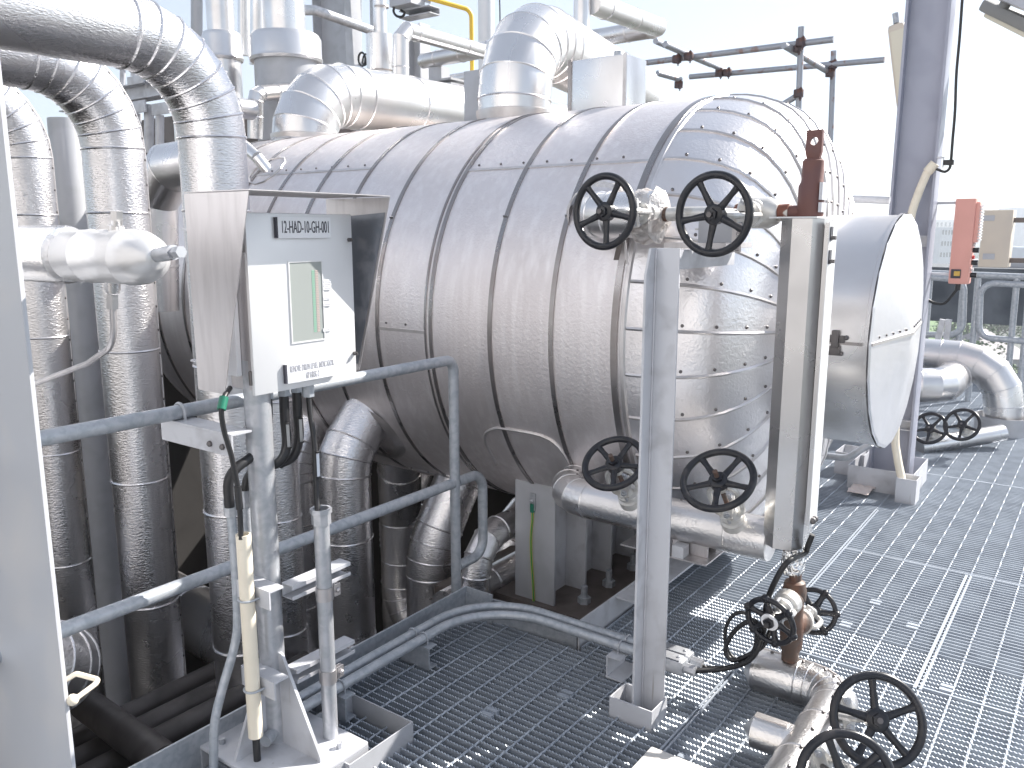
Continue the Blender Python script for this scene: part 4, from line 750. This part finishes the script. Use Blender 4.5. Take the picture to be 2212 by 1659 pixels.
MB().bar(a + d * .05 + V((.01, -.055, 0)), b - d * .05 + V((.01, -.055, 0)), .09, .02, (0, 1, 0)).build('diffuser', 'lampd', t, bevel=.008)
t = T('tube_lamp', 'weathered strip lamp hanging at the top right corner', 'lamp', at(2170, 40, 'Y', 6.6))
a, b = at(2132, 12, 'Y', 6.6), at(2330, 105, 'Y', 6.3); MB().bar(a, b, .14, .075).build('body', 'lampb', t, bevel=.02); MB().bar(a - V((-.02, 0, .055)), b - V((0, 0, .055)), .11, .05).build('diffuser', 'lampd', t, bevel=.018)
a = at(2165, 20, 'Y', 6.5); MB().tube([a, a + V((.05, 0, .10)), a + V((.1, 0, .2))], .035, 10).build('mounting_arm', 'lampb', t); MB().bar(at(2160, -12, 'Y', 6.45), at(2290, 40, 'Y', 6.4), .16, .06).build('canopy_bar', 'paint', t)
t = T('alarm_box', 'salmon pink alarm box with black label and side connectors', 'alarm box', at(2080, 612, 'Y', 5.75))
a, b = at(2047, 613, 'Y', 5.72), at(2110, 428, 'Y', 5.72); wx = b.x - a.x
body = MB().prism([(a.x, 5.72, a.z), (b.x, 5.72, a.z), (b.x, 5.72, b.z), (a.x, 5.72, b.z)], (0, .105, 0)).build('body', 'pink', t, bevel=.010)
MB().box((a.x + .012, 5.712, a.z + .035), (a.x + wx * .60, 5.7195, a.z + .09)).build('label_plate', 'ink', t, bevel=.004); MB().box((a.x + wx * .27, 5.7085, a.z + .05), (a.x + wx * .56, 5.7115, a.z + .078)).build('gold_strip', 'gold', t)
MB().box((b.x - .01, 5.735, a.z + .25), (b.x + .022, 5.82, b.z - .02)).build('horn_housing', 'pink', t, bevel=.012)
m = MB()
for k in range(12): m.box((b.x + .022, 5.745, b.z - .05 - k * .018), (b.x + .038, 5.80, b.z - .041 - k * .018))
m.build('horn_louvre', 'white', t)
for k in range(3):
    z = a.z + .055 + k * .075; MB().cyl((b.x + .002, 5.77, z), (b.x + .034, 5.77, z), .016, n=14).build('connector', 'black', t); MB().cyl((b.x + .002, 5.77, z + .032), (b.x + .014, 5.77, z + .032), .011, n=12).build('connector', 'white' if k != 1 else 'red', t)
for z in (a.z + .06, b.z - .02): MB().box((CX1 + .0, 5.755, z - .012), (a.x + .0, 5.795, z + .004)).build('wall_bracket', 'paintl', t)
MB().cyl((a.x + wx * .45, 5.77, a.z), (a.x + wx * .45, 5.77, a.z - .04), .016, n=12).build('gland', 'black', t)
cable('black cable looping out below the salmon pink alarm box', [V((a.x + wx * .45, 5.77, a.z - .03))] + [at(x, y, 'Y', 5.77) for x, y in ((2055, 640), (2040, 655), (2020, 655), (2005, 648), (1998, 640))], .009)
t = T('terminal_box', 'beige sheet steel box behind the salmon pink alarm box', 'terminal box', at(2150, 577, 'Y', 8))
a, b = at(2112, 577, 'Y', 8), at(2190, 453, 'Y', 8); MB().box((a.x, 8, a.z), (b.x, 8.22, b.z)).build('body', 'beige', t, bevel=.006)
for y0, y1 in ((465, 477), (548, 560)):
    c = at(2122, y1, 'Y', 7.99); d = at(2149, y0, 'Y', 7.99); MB().box((c.x, 7.994, c.z), (d.x, 7.9995, d.z)).build('label_plate', 'paint', t)
for y in (473, 560): c = at(2195, y, 'Y', 8.1); MB().box((b.x, 8.08, c.z - .03), (b.x + .2, 8.12, c.z + .01)).build('bracket', 'brownst', t)
t = T('steel_frame', 'pale steel stanchion legs behind the manway cover right edge', 'frame', at(2020, 800, 'Y', 9))
for xa, ya, xb, yb in ((2037, 690, 2012, 790), (2050, 690, 2030, 850)): MB().bar(at(xa, ya, 'Y', 8.9), at(xb, yb, 'Y', 8.9), .05, .05, (0, 1, 0)).build('leg', 'paintl', t)
# far railing
t = T('far_railing', 'grey tubular railing with rounded infill loops at the far platform edge', 'railing', (-.9, 9, 0))
def fr(l, r_=.03, nm='loop', Y=9.0): MB().tube(rounded([at(x, y, 'Y', Y) for x, y in l], .12, 6), r_, 14).build(nm, 'galv', t)
fr([(1950, 596), (2083, 604), (2079, 724), (1950, 722)]); fr([(2330, 622), (2118, 610), (2114, 728), (2330, 748)])
for x0, y0, x1, y1 in ((2082, 600, 2066, 930), (2113, 600, 2102, 930), (2197, 600, 2176, 960), (2010, 590, 1998, 930), (2222, 640, 2205, 900)): MB().tube([at(x0, y0, 'Y', 9.02), V((at(x0, y0, 'Y', 9.02).x + .02, 9.02, -.1))], .028, 12).build('post', 'galv', t)
MB().tube([at(1900, 585, 'Y', 9.02), at(2300, 602, 'Y', 9.02)], .03, 12).build('top_rail', 'galv', t)
MB().bar(at(2195, 862, 'Y', 8.8), at(2330, 870, 'Y', 8.8), .05, .09).build('toe_board', 'galv', t); MB().bar(at(2195, 882, 'Y', 8.7), at(2330, 892, 'Y', 8.7), .05, .05).build('lower_rail', 'galv', t)
a, b = at(1960, 690, 'Y', 11), at(2400, 590, 'Y', 11); MB().box((a.x, 11, a.z), (b.x, 12.2, b.z + .02)).build('concrete_beam', 'conc', label='dark weathered concrete beam crossing behind the far railing', cat='beam')
c = at(2105, 590, 'Y', 11.4); MB().box((a.x + .4, 11.3, c.z + .03), (b.x, 11.8, c.z + .16)).build('cable_duct', 'paint', label='grey cable duct lying on the dark concrete beam', cat='duct', bevel=.02)
# far right pipes
t = strap_pipe('cooling_pipe', 'large mitred pipe bending down into the round floor sleeve', [(-2.2, 7.75, .585), (-.66, 7.75, .585), (-.66, 7.75, -.1)], .145, 'mitred pipes beyond the column', .36, .5, .55, 'smooth')
m = t
sl_ = T('round_sleeve', 'round grey sleeve collar at the foot of the mitred pipe', 'sleeve', (-.655, 7.75, 0)); MB().lathe((-.655, 7.75, -.05), (0, 0, 1), [(0, .205), (.195, .205), (.195, .198), (0, .198)], 40, False).build('ring', 'paint', sl_)
strap_pipe('cooling_pipe', 'shorter mitred pipe turning away in front of the larger one', [(-2.2, 7.05, .44), (-1.03, 7.05, .44), (-1.03, 7.9, .44)], .135, 'mitred pipes beyond the column', .26, .28, .2, 'smooth', seam=20)
strap_pipe('drain_pipe', 'thin lagged pipe with two black wheels beyond the column', [at(1985, 965, 'Y', 6.7), at(2165, 935, 'Y', 7.2)], .065, None, .1, .3, .5, 'smooth')
a, b = at(1985, 965, 'Y', 6.7), at(2165, 935, 'Y', 7.2)
for (x, y, f, lab) in ((2078, 917, .52, 'distant black handwheel valve on the thin lagged pipe, fully in view'), (2008, 925, .12, 'distant black handwheel valve partly hidden by the column')):
    h = at(x, y, 'Y', 6.66); valve('gate_valve', lab, h + V((.03, .17, -.10)), h, .128, 184, b0=.06, stem=.01)
t = T('tube_loop', 'bright bent tube under the manway cover beside the column', 'tube', at(1820, 985, 'Y', 4.7))
MB().tube(rounded([at(1760, 982, 'Y', 4.75), at(1830, 990, 'Y', 4.7), at(1882, 958, 'Y', 4.7)], .12, 6), .019, 14).build('tube', 'galvl', t)
MB().lathe((-1.75, 4.3, -.1), (0, 0, 1), [(0, .2), (.28, .2), (.30, .17), (.30, 0.05)], 32).build('vent_cowl', 'pit', label='dark round cowl in the shade under the manway', cat='cowl')
MB().box((-2.2, 4.62, -.05), (-1.62, 4.95, .25)).build('shade_block', 'brownst', label='added dark block for the shade under the far side of the drum head', cat='shade_block')  # added dark block, its colour stands in for shade under the drum head
# rag
rg = MB(); c = at(1862, 1064, 'Z', 0); rs = []
for i in range(7):
    row = []
    for j in range(9): row.append(c + V(((i - 3) * .022 + random.uniform(-.01, .01), (j - 4) * .028 + random.uniform(-.01, .01), .012 + .035 * abs(math.sin(i * 1.3 + j * .9)) * (1 - abs(j - 4) / 6))))
    rs += row
fs = [(i * 9 + j, i * 9 + j + 1, (i + 1) * 9 + j + 1, (i + 1) * 9 + j) for i in range(6) for j in range(8)]
rg.add(rs, fs); rag = rg.build('rag', 'cloth', label='crumpled pale rag lying on the grating near the column foot', cat='rag', ang=80)
sm = rag.modifiers.new('thick', 'SOLIDIFY'); sm.thickness = .006; sb = rag.modifiers.new('soft', 'SUBSURF'); sb.levels = sb.render_levels = 2
# ================================================================== scaffold
def scaf(lab, p, q, r=.031):
    return MB().cyl(p, q, r, n=14).build('scaffold_tube', 'tube', label=lab, cat='scaffold tube', group='scaffold tubes behind the drum')
def X2(y0, xa, ya, xb, yb): return at(xa, ya, 'Y', y0), at(xb, yb, 'Y', y0)
scaf('upper long scaffold tube crossing left to right with a free right end', *X2(8.7, 1385, 137, 1801, 85))
scaf('lower long scaffold tube with the far right free end', *X2(9.7, 1490, 166, 1911, 129))
a = at(1416, 93, 'Y', 8.55); b = a + V((0, 1.6, -.0)); scaf('left one of two short open scaffold tubes lying side by side', at(1416, 93, 'Y', 8.3) + V((0, 0, .02)), at(1535, 140, 'Y', 9.9))
scaf('right one of two short open scaffold tubes lying side by side', at(1437, 95, 'Y', 8.2), at(1572, 155, 'Y', 9.9))
scaf('stub of scaffold tube just above the drum top', at(1470, 172, 'Y', 9.4), at(1420, 158, 'Y', 9))
scaf('nearer upright scaffold tube', at(1731, 58, 'Y', 8.75), at(1723, 300, 'Y', 8.75)); scaf('farther upright scaffold tube reaching lower behind the domed end', at(1801, 110, 'Y', 9.8), at(1790, 420, 'Y', 9.8))
scaf('bright slanting scaffold tube joining the two uprights', at(1693, 98, 'Y', 8.5), at(1797, 160, 'Y', 9.9)); scaf('short diagonal scaffold brace low on the nearer upright', at(1728, 203, 'Y', 8.8), at(1660, 245, 'Y', 8.8))
for x, y, Y, lab in ((1730, 92, 8.68, 'dark scaffold clamp at the crossing on the nearer upright'), (1722, 104, 8.72, 'dark scaffold clamp holding the bright slanting tube'), (1725, 202, 8.72, 'scaffold clamp at the diagonal brace'), (1799, 140, 9.72, 'dark scaffold clamp high on the farther upright'), (1793, 158, 9.75, 'dark scaffold clamp at the end of the bright slanting tube'), (1462, 128, 8.65, 'left scaffold clamp under the two open tubes'), (1488, 122, 8.62, 'right scaffold clamp under the two open tubes'), (1554, 158, 9.65, 'left scaffold clamp on the lower long tube'), (1571, 157, 9.65, 'right scaffold clamp on the lower long tube'), (1466, 183, 9.4, 'scaffold clamp at the stub above the drum')):
    c = at(x, y, 'Y', Y); t = T('scaffold_clamp', lab, 'clamp', c, 'scaffold clamps')
    MB().lathe(c - V((0, 0, .037)), (0, 0, 1), [(0, .05), (.075, .05)], 12).build('coupler', 'clamp', t, bevel=.004); MB().cyl(c + V((.03, -.03, -.075)), c + V((.03, -.03, .055)), .008, n=8).lathe(c + V((.03, -.03, -.055)), (0, 0, 1), [(0, .018), (.016, .018)], 6).lathe(c + V((.03, -.03, .03)), (0, 0, 1), [(0, .018), (.016, .018)], 6).build('clamp_bolt', 'clamp', t)
# ================================================================== structures behind the drum
def stack(lab, X, Y, r, zc0, zc1, rc, zlow, rl=None, mc='smooth'):
    t = T('vent_stack', lab, 'stack', (X, Y, zlow), 'vent stacks behind the drum')
    MB().cyl((X, Y, zc1 - .02), (X, Y, 7), r, n=40).build('stack_pipe', 'smooth', t)
    MB().lathe((X, Y, 0), (0, 0, 1), [(zc0, rc * .9), (zc0, rc), (zc0 + .02, rc + .008), (zc0 + .04, rc), (zc1 - .03, rc), (zc1, rc * .93), (zc1 + .01, r)], 44, False).build('rain_collar', 'smooth', t)
    MB().cyl((X, Y, zlow), (X, Y, zc0 + .02), rl or rc * .9, n=40).build('lower_casing', mc, t)
YS = 4.35
a, b = at(537, 95, 'Y', YS), at(697, 95, 'Y', YS); cx = (a.x + b.x) / 2; rc = .265; px = at(578, 30, 'Y', YS), at(665, 30, 'Y', YS)
stack('large vent stack with a wide stained collar left of the far riser', at(617, 95, 'Y', YS).x, YS, rc * .58, at(617, 136, 'Y', YS).z, at(617, 76, 'Y', YS).z, rc, 1.5, None, 'paint')
YS = 4.2
stack('vent stack with a collar just right of the nearest pipe bend', at(480, 95, 'Y', YS).x, YS, .105, at(480, 133, 'Y', YS).z, at(480, 72, 'Y', YS).z, .15, 1.5)
leg('vent_pipe', 'small elbow pipe standing between the large stack and the nearest bend', [at(552, 300, 'Y', 3.9), at(552, 203, 'Y', 3.9), at(640, 195, 'Y', 4.3)], .055, .06, 2, .4, None, 'smooth', off=.15)
plain('vent_pipe', 'pale vertical pipe rising behind the two vent stacks', [at(556, -40, 'Y', 5.4), at(556, 140, 'Y', 5.4)], .075, 'smooth')
plain('vent_pipe', 'grey vertical pipe left of the smaller vent stack', [at(425, -40, 'Y', 5.6), at(425, 240, 'Y', 5.6)], .06, 'paint')
plain('vent_pipe', 'thin vertical pipe between the two vent stacks', [at(527, -30, 'Y', 4.6), at(527, 120, 'Y', 4.6)], .05, 'smooth')
# steel assembly seen between the pipe bends
t = T('hanger_frame', 'pale steel hanger frame with plates seen between two pipe bends', 'frame', at(310, 230, 'Y', 3.6))
YH = 3.5
def pl2(x0, y0, x1, y1, Y, th, nm, mt): 
    a = at(x0, y1, 'Y', Y); b = at(x1, y0, 'Y', Y); return MB().box((a.x, Y, min(a.z, b.z)), (b.x, Y + th, max(a.z, b.z))).build(nm, mt, t, bevel=.003)
a = at(225, 190, 'Y', YH); b = at(420, 206, 'Y', YH); zb_ = (a.z + b.z) / 2
MB().box((a.x - .6, YH - .06, zb_ + .045), (b.x + .3, YH + .06, zb_ + .055)).box((a.x - .6, YH - .004, zb_ - .044), (b.x + .3, YH + .004, zb_ + .0445)).box((a.x - .6, YH - .06, zb_ - .055), (b.x + .3, YH + .06, zb_ - .045)).build('cross_beam', 'paintl', t)
for x0, y0, x1, y1 in ((277, 215, 312, 247), (328, 219, 363, 250), (275, 160, 308, 185), (330, 162, 345, 185)): pl2(x0, y0, x1, y1, YH - .08, .012, 'hanger_plate', 'paintl')
for x, y0, y1, r in ((322, 225, 330, .035), (290, 245, 330, .02), (345, 248, 330, .03), (265, 140, 185, .02), (290, 130, 165, .025), (318, 150, 190, .02), (300, 245, 320, .02)): MB().cyl(at(x, y0, 'Y', YH), at(x, y1, 'Y', YH), r, n=18).build('hanger_rod', 'paintl', t)
pl2(255, 118, 268, 150, YH, .05, 'hanger_plate', 'white')
c0, c1 = at(225, 330, 'Y', 4.6), at(575, 222, 'Y', 4.6); MB().box((c0.x, 4.6, 1.0), (c1.x, 5.6, c1.z)).build('duct_casing', 'brownst', label='dark casing block deep behind the three pipe bends', cat='casing')
MB().box((-5.9, -3.8, -2.99), (-5.7, 4.9, .95)).build('casing_wall', 'dark', label='added dark wall shading the pit behind the three pipe bends', cat='wall')  # added wall, keeps light out of the pit behind the bends
MB().box((-5.69, 4.9, -2.99), (-2.7, 5.1, -.05)).build('casing_wall', 'dark', label='added dark wall shading the pit behind the drum', cat='wall')  # added wall, keeps light out of the pit from the rear
# columns, ladder, small pipes behind the far riser
t = h_column('steel_column', 'blue grey steel column behind the far riser elbow', at(690, 60, 'Y', 7).x, at(760, 60, 'Y', 7).x, 6.9, 7.15, 1.5, 8)
t = h_column('steel_column', 'pale slim steel column under the cable bracket', at(882, 130, 'Y', 6.6).x, at(908, 130, 'Y', 6.6).x, 6.6, 6.75, 1.5, at(890, 52, 'Y', 6.6).z)
MB().cyl(at(1050, -30, 'Y', 8.5) , V((at(1050, -30, 'Y', 8.5).x, 8.5, 1.0)), .10, n=24).build('vent_pipe', 'white', label='tall white vertical pipe beside the yellow tube', cat='pipe')
t = T('ladder', 'blue grey ladder cage rails behind the far riser', 'ladder', at(790, 120, 'Y', 7.2))
MB().tube(rounded([at(757, -40, 'Y', 7.2), at(760, 138, 'Y', 7.2), at(806, 128, 'Y', 7.2), at(803, -40, 'Y', 7.2)], .12, 5), .028, 12).build('side_rail', 'galv', t)
for x in (771, 779): MB().cyl(at(x, -30, 'Y', 7.3), at(x, 140, 'Y', 7.3), .016, n=10).build('cage_bar', 'galv', t)
t = T('silencer', 'can shaped insulated silencer with a pipe on top', 'silencer', at(825, 150, 'Y', 5.2))
a, b = at(822, 153, 'Y', 5.2), at(822, 76, 'Y', 5.2); MB().lathe(a, (0, 0, 1), [(-.15, .10), (-.01, .10), (.0, .112), ((b - a).z, .112), ((b - a).z + .004, .108), ((b - a).z + .004, .05)], 36).build('can', 'smooth', t); MB().cyl(b, b + V((0, 0, 1.2)), .056, n=28).build('pipe', 'smooth', t); MB().torus(at(824, 15, 'Y', 5.2), (0, 0, 1), .056, .008, 28, 6).build('flange_bead', 'ridge', t)
leg('branch_pipe', 'thin pale mitred pipe leading right from a short upright', [at(866, 175, 'Y', 4.9), at(866, 62, 'Y', 4.9), at(866, 62, 'Y', 4.9) + V((.0, 1.9, 0)), at(866, 62, 'Y', 4.9) + V((-2, 1.95, 0))], .062, .07, 1, .6, None, 'smooth', off=.1)
plain('vent_pipe', 'grey pipe elbow leading from the large stack to the silencer', [at(640, 22, 'Y', 4.6), at(680, 22, 'Y', 4.75), at(815, 70, 'Y', 5.4)], .038, 'galvl', .08)
t = T('bracket_frame', 'open channel bracket with cable loop beside the sky', 'bracket', at(890, 40, 'Y', 6.4))
a, b = at(862, 38, 'Y', 6.4), at(928, 12, 'Y', 6.4)
MB().box((a.x, 6.4, a.z - .01), (b.x, 6.55, a.z + .0)).box((a.x, 6.4, b.z), (b.x, 6.55, b.z + .01)).box((a.x, 6.545, a.z + .0005), (b.x, 6.55, b.z - .0005)).build('channel', 'paint', t); MB().box((a.x - .03, 6.3, b.z + .03), (b.x - .15, 6.5, b.z + .10)).build('channel', 'paint', t)
MB().tube(spline([at(x, y, 'Y', 6.35) for x, y in ((858, 5), (850, 22), (856, 34), (868, 36), (874, 28), (866, 22))], 4), .012, 8).build('cable_loop', 'cable', t)
c = at(782, 128, 'Y', 6.9); MB().torus(c, (.2, 1, .1), .07, .012, 20, 6).torus(c + V((.05, 0, -.01)), (.3, 1, -.1), .06, .010, 20, 6).build('cable_coil', 'cable', label='small black cable coil at the foot of the ladder', cat='cable')
plain('yellow_tube', 'thin yellow tube bending down against the sky', [at(925, -4, 'Y', 6.5), at(1018, 22, 'Y', 6.9), at(1020, 160, 'Y', 6.9)], .022, 'yellow', .08, 'tube'); 
plain('grey_fitting', 'grey pipe end feeding the yellow tube', [at(895, -12, 'Y', 6.45), at(932, 1, 'Y', 6.55)], .035, 'paint', n=14)
# loop of pale pipe against the sky, right of riser
YL = 5.3
leg('branch_pipe', 'pale vertical pipe standing behind the middle riser', [at(1258, -60, 'Y', YL), V((at(1258, -60, 'Y', YL).x, YL, 2.0))], .058, .1, 3, .5, None, 'smooth', off=.55)
a = at(1276, 6, 'Y', YL + .05); b = at(1424, 60, 'Y', YL + 1.5)
leg('branch_pipe', 'pale insulated pipe loop jutting into the sky right of the riser', [a, b, at(1180, 100, 'Y', YL + 1.7)], .078, .09, 1, .6, None, 'smooth', off=.25)
leg('branch_pipe', 'pale short pipe with a shoe support left of the riser', [at(915, 132, 'Y', 6.3), at(1075, 102, 'Y', 6.0)], .07, .1, 1, .4, None, 'smooth', off=.25)
a = at(945, 147, 'Y', 6.3); MB().box((a.x - .06, 6.24, a.z - .12), (a.x + .1, 6.36, a.z)).box((a.x - .25, 6.2, a.z - .14), (a.x + .25, 6.4, a.z - .121)).box((a.x - .25, 6.2, a.z - .18), (a.x + .25, 6.4, a.z - .165)).build('pipe_shoe', 'paint', label='small plate shoe under the pale short pipe', cat='support')
cable('thin black wire hanging against the sky above the middle riser', [at(1079, -10, 'Y', 6), at(1080, 30, 'Y', 6), at(1080, 85, 'Y', 6)], .006)
plain('guard_bar', 'flat pale bar pointing right behind the reddish lug', [at(1770, 430, 'Y', 4.6), at(1860, 430, 'Y', 4.6), at(1922, 433, 'Y', 4.6)], .02, 'paintl', .05, 'bar')
# ================================================================== far view
hzm = bpy.data.materials.new('haze'); hzm.use_nodes = True; hzm.node_tree.nodes.remove(hzm.node_tree.nodes['Principled BSDF'])
pv = hzm.node_tree.nodes.new('ShaderNodeVolumePrincipled'); pv.inputs['Color'].default_value = (.82, .88, .95, 1); pv.inputs['Density'].default_value = .00085; pv.inputs['Anisotropy'].default_value = .3
hzm.node_tree.links.new(pv.outputs[0], hzm.node_tree.nodes['Material Output'].inputs['Volume'])
MB().box((-1600, -300, -25.5), (1200, 2000, 40)).build('haze', hzm, kind='stuff')
def far(u, D): return V((.808 * u - .589 * .98, .589 * u + .808 * .98, 0)) * D
def uu(x): return (x - W / 2) / F
GZ = -24
def block(name, lab, x0, x1, D, h, dep, col, cat='building', roof=None, storeys=0, wx=6, grp=None):
    a, b = far(uu(x0), D), far(uu(x1), D); w = (b - a).length; ex = (b - a).normalized(); ey = V((-ex.y, ex.x, 0)); 
    t = T(name, lab, cat, V((a.x, a.y, GZ)), grp)
    m = Matrix(((ex.x, ey.x, 0, a.x), (ex.y, ey.y, 0, a.y), (0, 0, 1, GZ), (0, 0, 0, 1)))
    MB().box((0, 0, 0), (w, dep, h), m).build('wall', mat(name + '_wall', col, 0, .8, None, (.15, tuple(c * .85 for c in col), .4, .7)), t)
    if roof:
        e = .6; rp = [(-e, -e), (w + e, -e), (w + e, dep + e), (-e, dep + e)]; r1 = [m @ V((x, y, h)) for x, y in rp]; dd = min(w, dep) * .45
        r2 = [m @ V((dd, dep / 2, h + roof[1])), m @ V((w - dd, dep / 2, h + roof[1]))]
        MB().add(r1 + r2, [(0, 1, 5, 4), (2, 3, 4, 5), (1, 2, 5), (3, 0, 4), (0, 3, 2, 1)]).build('roof', mat('roof_sheet', roof[0], .1, .6, None, (.3, tuple(c * .8 for c in roof[0]), .4, .7)), t)
    for s in range(storeys):
        for k in range(wx):
            x = w * (k + .25) / wx; z = h * (s + .35) / storeys
            f = MB().box((x, -.12, z), (x + w * .5 / wx, .0, z + h * .4 / storeys), m).build('window', 'ink2', t)
M['ink2'] = mat('window_pane', (.05, .065, .08), 0, .15)
block('house', 'grey roofed house beyond the far railing loop on the right', 2105, 2215, 120, 7.5, 12, (.33, .33, .35), 'house', ((.23, .21, .23), 3.6), 2, 4)
block('house', 'house with flat mauve roof beside the column', 1990, 2050, 105, 9.0, 12, (.30, .29, .29), 'house', ((.30, .27, .30), 2.2), 2, 3)
block('house', 'blue grey house wall under the trees at the right edge', 2135, 2260, 95, 5.0, 10, (.24, .28, .36), 'house', ((.20, .19, .20), 1.5), 1, 5)
block('shed', 'low shed with pale awning roof near the right edge', 2130, 2230, 78, 4.2, 8, (.30, .29, .27), 'shed', ((.50, .42, .38), .5), 1, 3)
block('office_building', 'distant pale office block just right of the column', 2000, 2038, 420, 27, 30, (.55, .58, .62), 'building', None, 5, 6, 'distant buildings')
block('office_building', 'wide low distant pale building on the horizon', 1960, 2046, 700, 34, 40, (.66, .64, .62), 'building', None, 4, 10, 'distant buildings')
block('office_building', 'distant blue grey block at the right edge', 2192, 2230, 330, 19, 30, (.40, .46, .56), 'building', None, 5, 5, 'distant buildings')
block('office_building', 'distant tall slab far at the right edge', 2180, 2260, 620, 42, 40, (.58, .60, .66), 'building', None, 6, 8, 'distant buildings')
block('warehouse', 'distant long white warehouse behind the treetops', 2060, 2180, 260, 9, 40, (.62, .62, .64), 'building', None, 1, 9, 'distant buildings')
MB().add([tuple(far(uu(x), D) + V((0, 0, GZ + .15))) for x, D in ((1960, 300), (2090, 300), (2090, 180), (1960, 180))], [(0, 1, 2, 3)]).build('lawn', mat('grass_field', (.11, .20, .06), 0, .9, None, (.1, (.15, .24, .09), .4, .7)), kind='structure')
LEAF = {}
def tree(lab, x, D, h, rw, col):
    c = far(uu(x), D); c.z = GZ; rnd = random.Random(int(x * 7 + D)); t = T('tree', lab, 'tree', c, 'trees below the platform')
    tr = MB(); tr.tube([c, c + V((.1, .1, h * .35)), c + V((-.1, .2, h * .7))], .25, 8)
    for k in range(5):
        a = rnd.uniform(0, 6.28); z = h * rnd.uniform(.35, .55); tr.tube([c + V((0, 0, z)), c + V((math.cos(a) * rw * .6, math.sin(a) * rw * .6, z + h * .22))], .09, 6)
    tr.build('trunk', 'brownst', t)
    m = MB(); cl = []
    for k in range(26):
        a = rnd.uniform(0, 6.28); rr = rw * math.sqrt(rnd.uniform(.02, 1)) * .8; z = h * rnd.uniform(.42, .95); f = 1 - max(0, (z / h - .62)) * 1.5; cl.append((V((math.cos(a) * rr * f, math.sin(a) * rr * f, z)), rw * rnd.uniform(.22, .4)))
    for (p, s) in cl:
        for k in range(150):
            d = V((rnd.gauss(0, 1), rnd.gauss(0, 1), rnd.gauss(0, .8))).normalized() * s * rnd.uniform(.55, 1.05)
            q = c + p + d; n = V((rnd.gauss(0, 1), rnd.gauss(0, 1), rnd.gauss(.5, 1))).normalized(); u, w, _ = frame(n); e = rnd.uniform(.13, .30)
            m.add([q + u * e, q + w * e * .6, q - u * e, q - w * e * .6], [(0, 1, 2, 3)])
    if col not in LEAF: LEAF[col] = mat('foliage', col, 0, .7, None, (.9, tuple(v * 1.9 for v in col), .42, .66))
    m.build('crown', LEAF[col], t, ang=180)
for a in (('dark green tree between the railing loops', 2090, 92, 13.5, 5.5, (.045, .085, .025)), ('broad green tree left of the railing loop', 2050, 100, 12.6, 5.0, (.05, .09, .03)), ('yellow green tree just over the far pipes', 2078, 70, 9.5, 3.6, (.12, .20, .04)), ('bright yellow green tree low beside the shed', 2128, 66, 7.6, 3.4, (.14, .22, .05)), ('small yellow green shrub tree close to the column', 2018, 88, 8.5, 3.2, (.13, .18, .04)), ('dark tree rising behind the grey roofed house', 2140, 150, 16.0, 6.0, (.04, .075, .03)), ('tree behind the houses at the right edge', 2205, 165, 15, 6.5, (.045, .08, .03)), ('tree in the gap of the two houses', 2075, 140, 14.5, 5.5, (.05, .09, .035)), ('lone distant tree on the lawn right of the column', 2013, 230, 12, 5, (.05, .09, .035)), ('leafy tree behind the lower loop tube', 2160, 100, 9.8, 4.0, (.055, .10, .03)), ('pale green tree over the shed roof', 2185, 84, 8.4, 3.4, (.09, .15, .05))): tree(*a)
rnd = random.Random(3); m = MB()
for k in range(260):
    x = rnd.uniform(1500, 2700); D = rnd.uniform(380, 1500); c = far(uu(x), D); c.z = GZ; s = rnd.uniform(4, 9)
    for j in range(14): q = c + V((rnd.uniform(-s, s), rnd.uniform(-s, s), rnd.uniform(2, s * 1.1))); e = rnd.uniform(1.2, 2.6); m.sphere(q, e, 6, 4)
m.build('distant_woods', mat('distant_foliage', (.05, .085, .04), 0, .9, None, (.05, (.08, .12, .05), .4, .7)), kind='stuff')
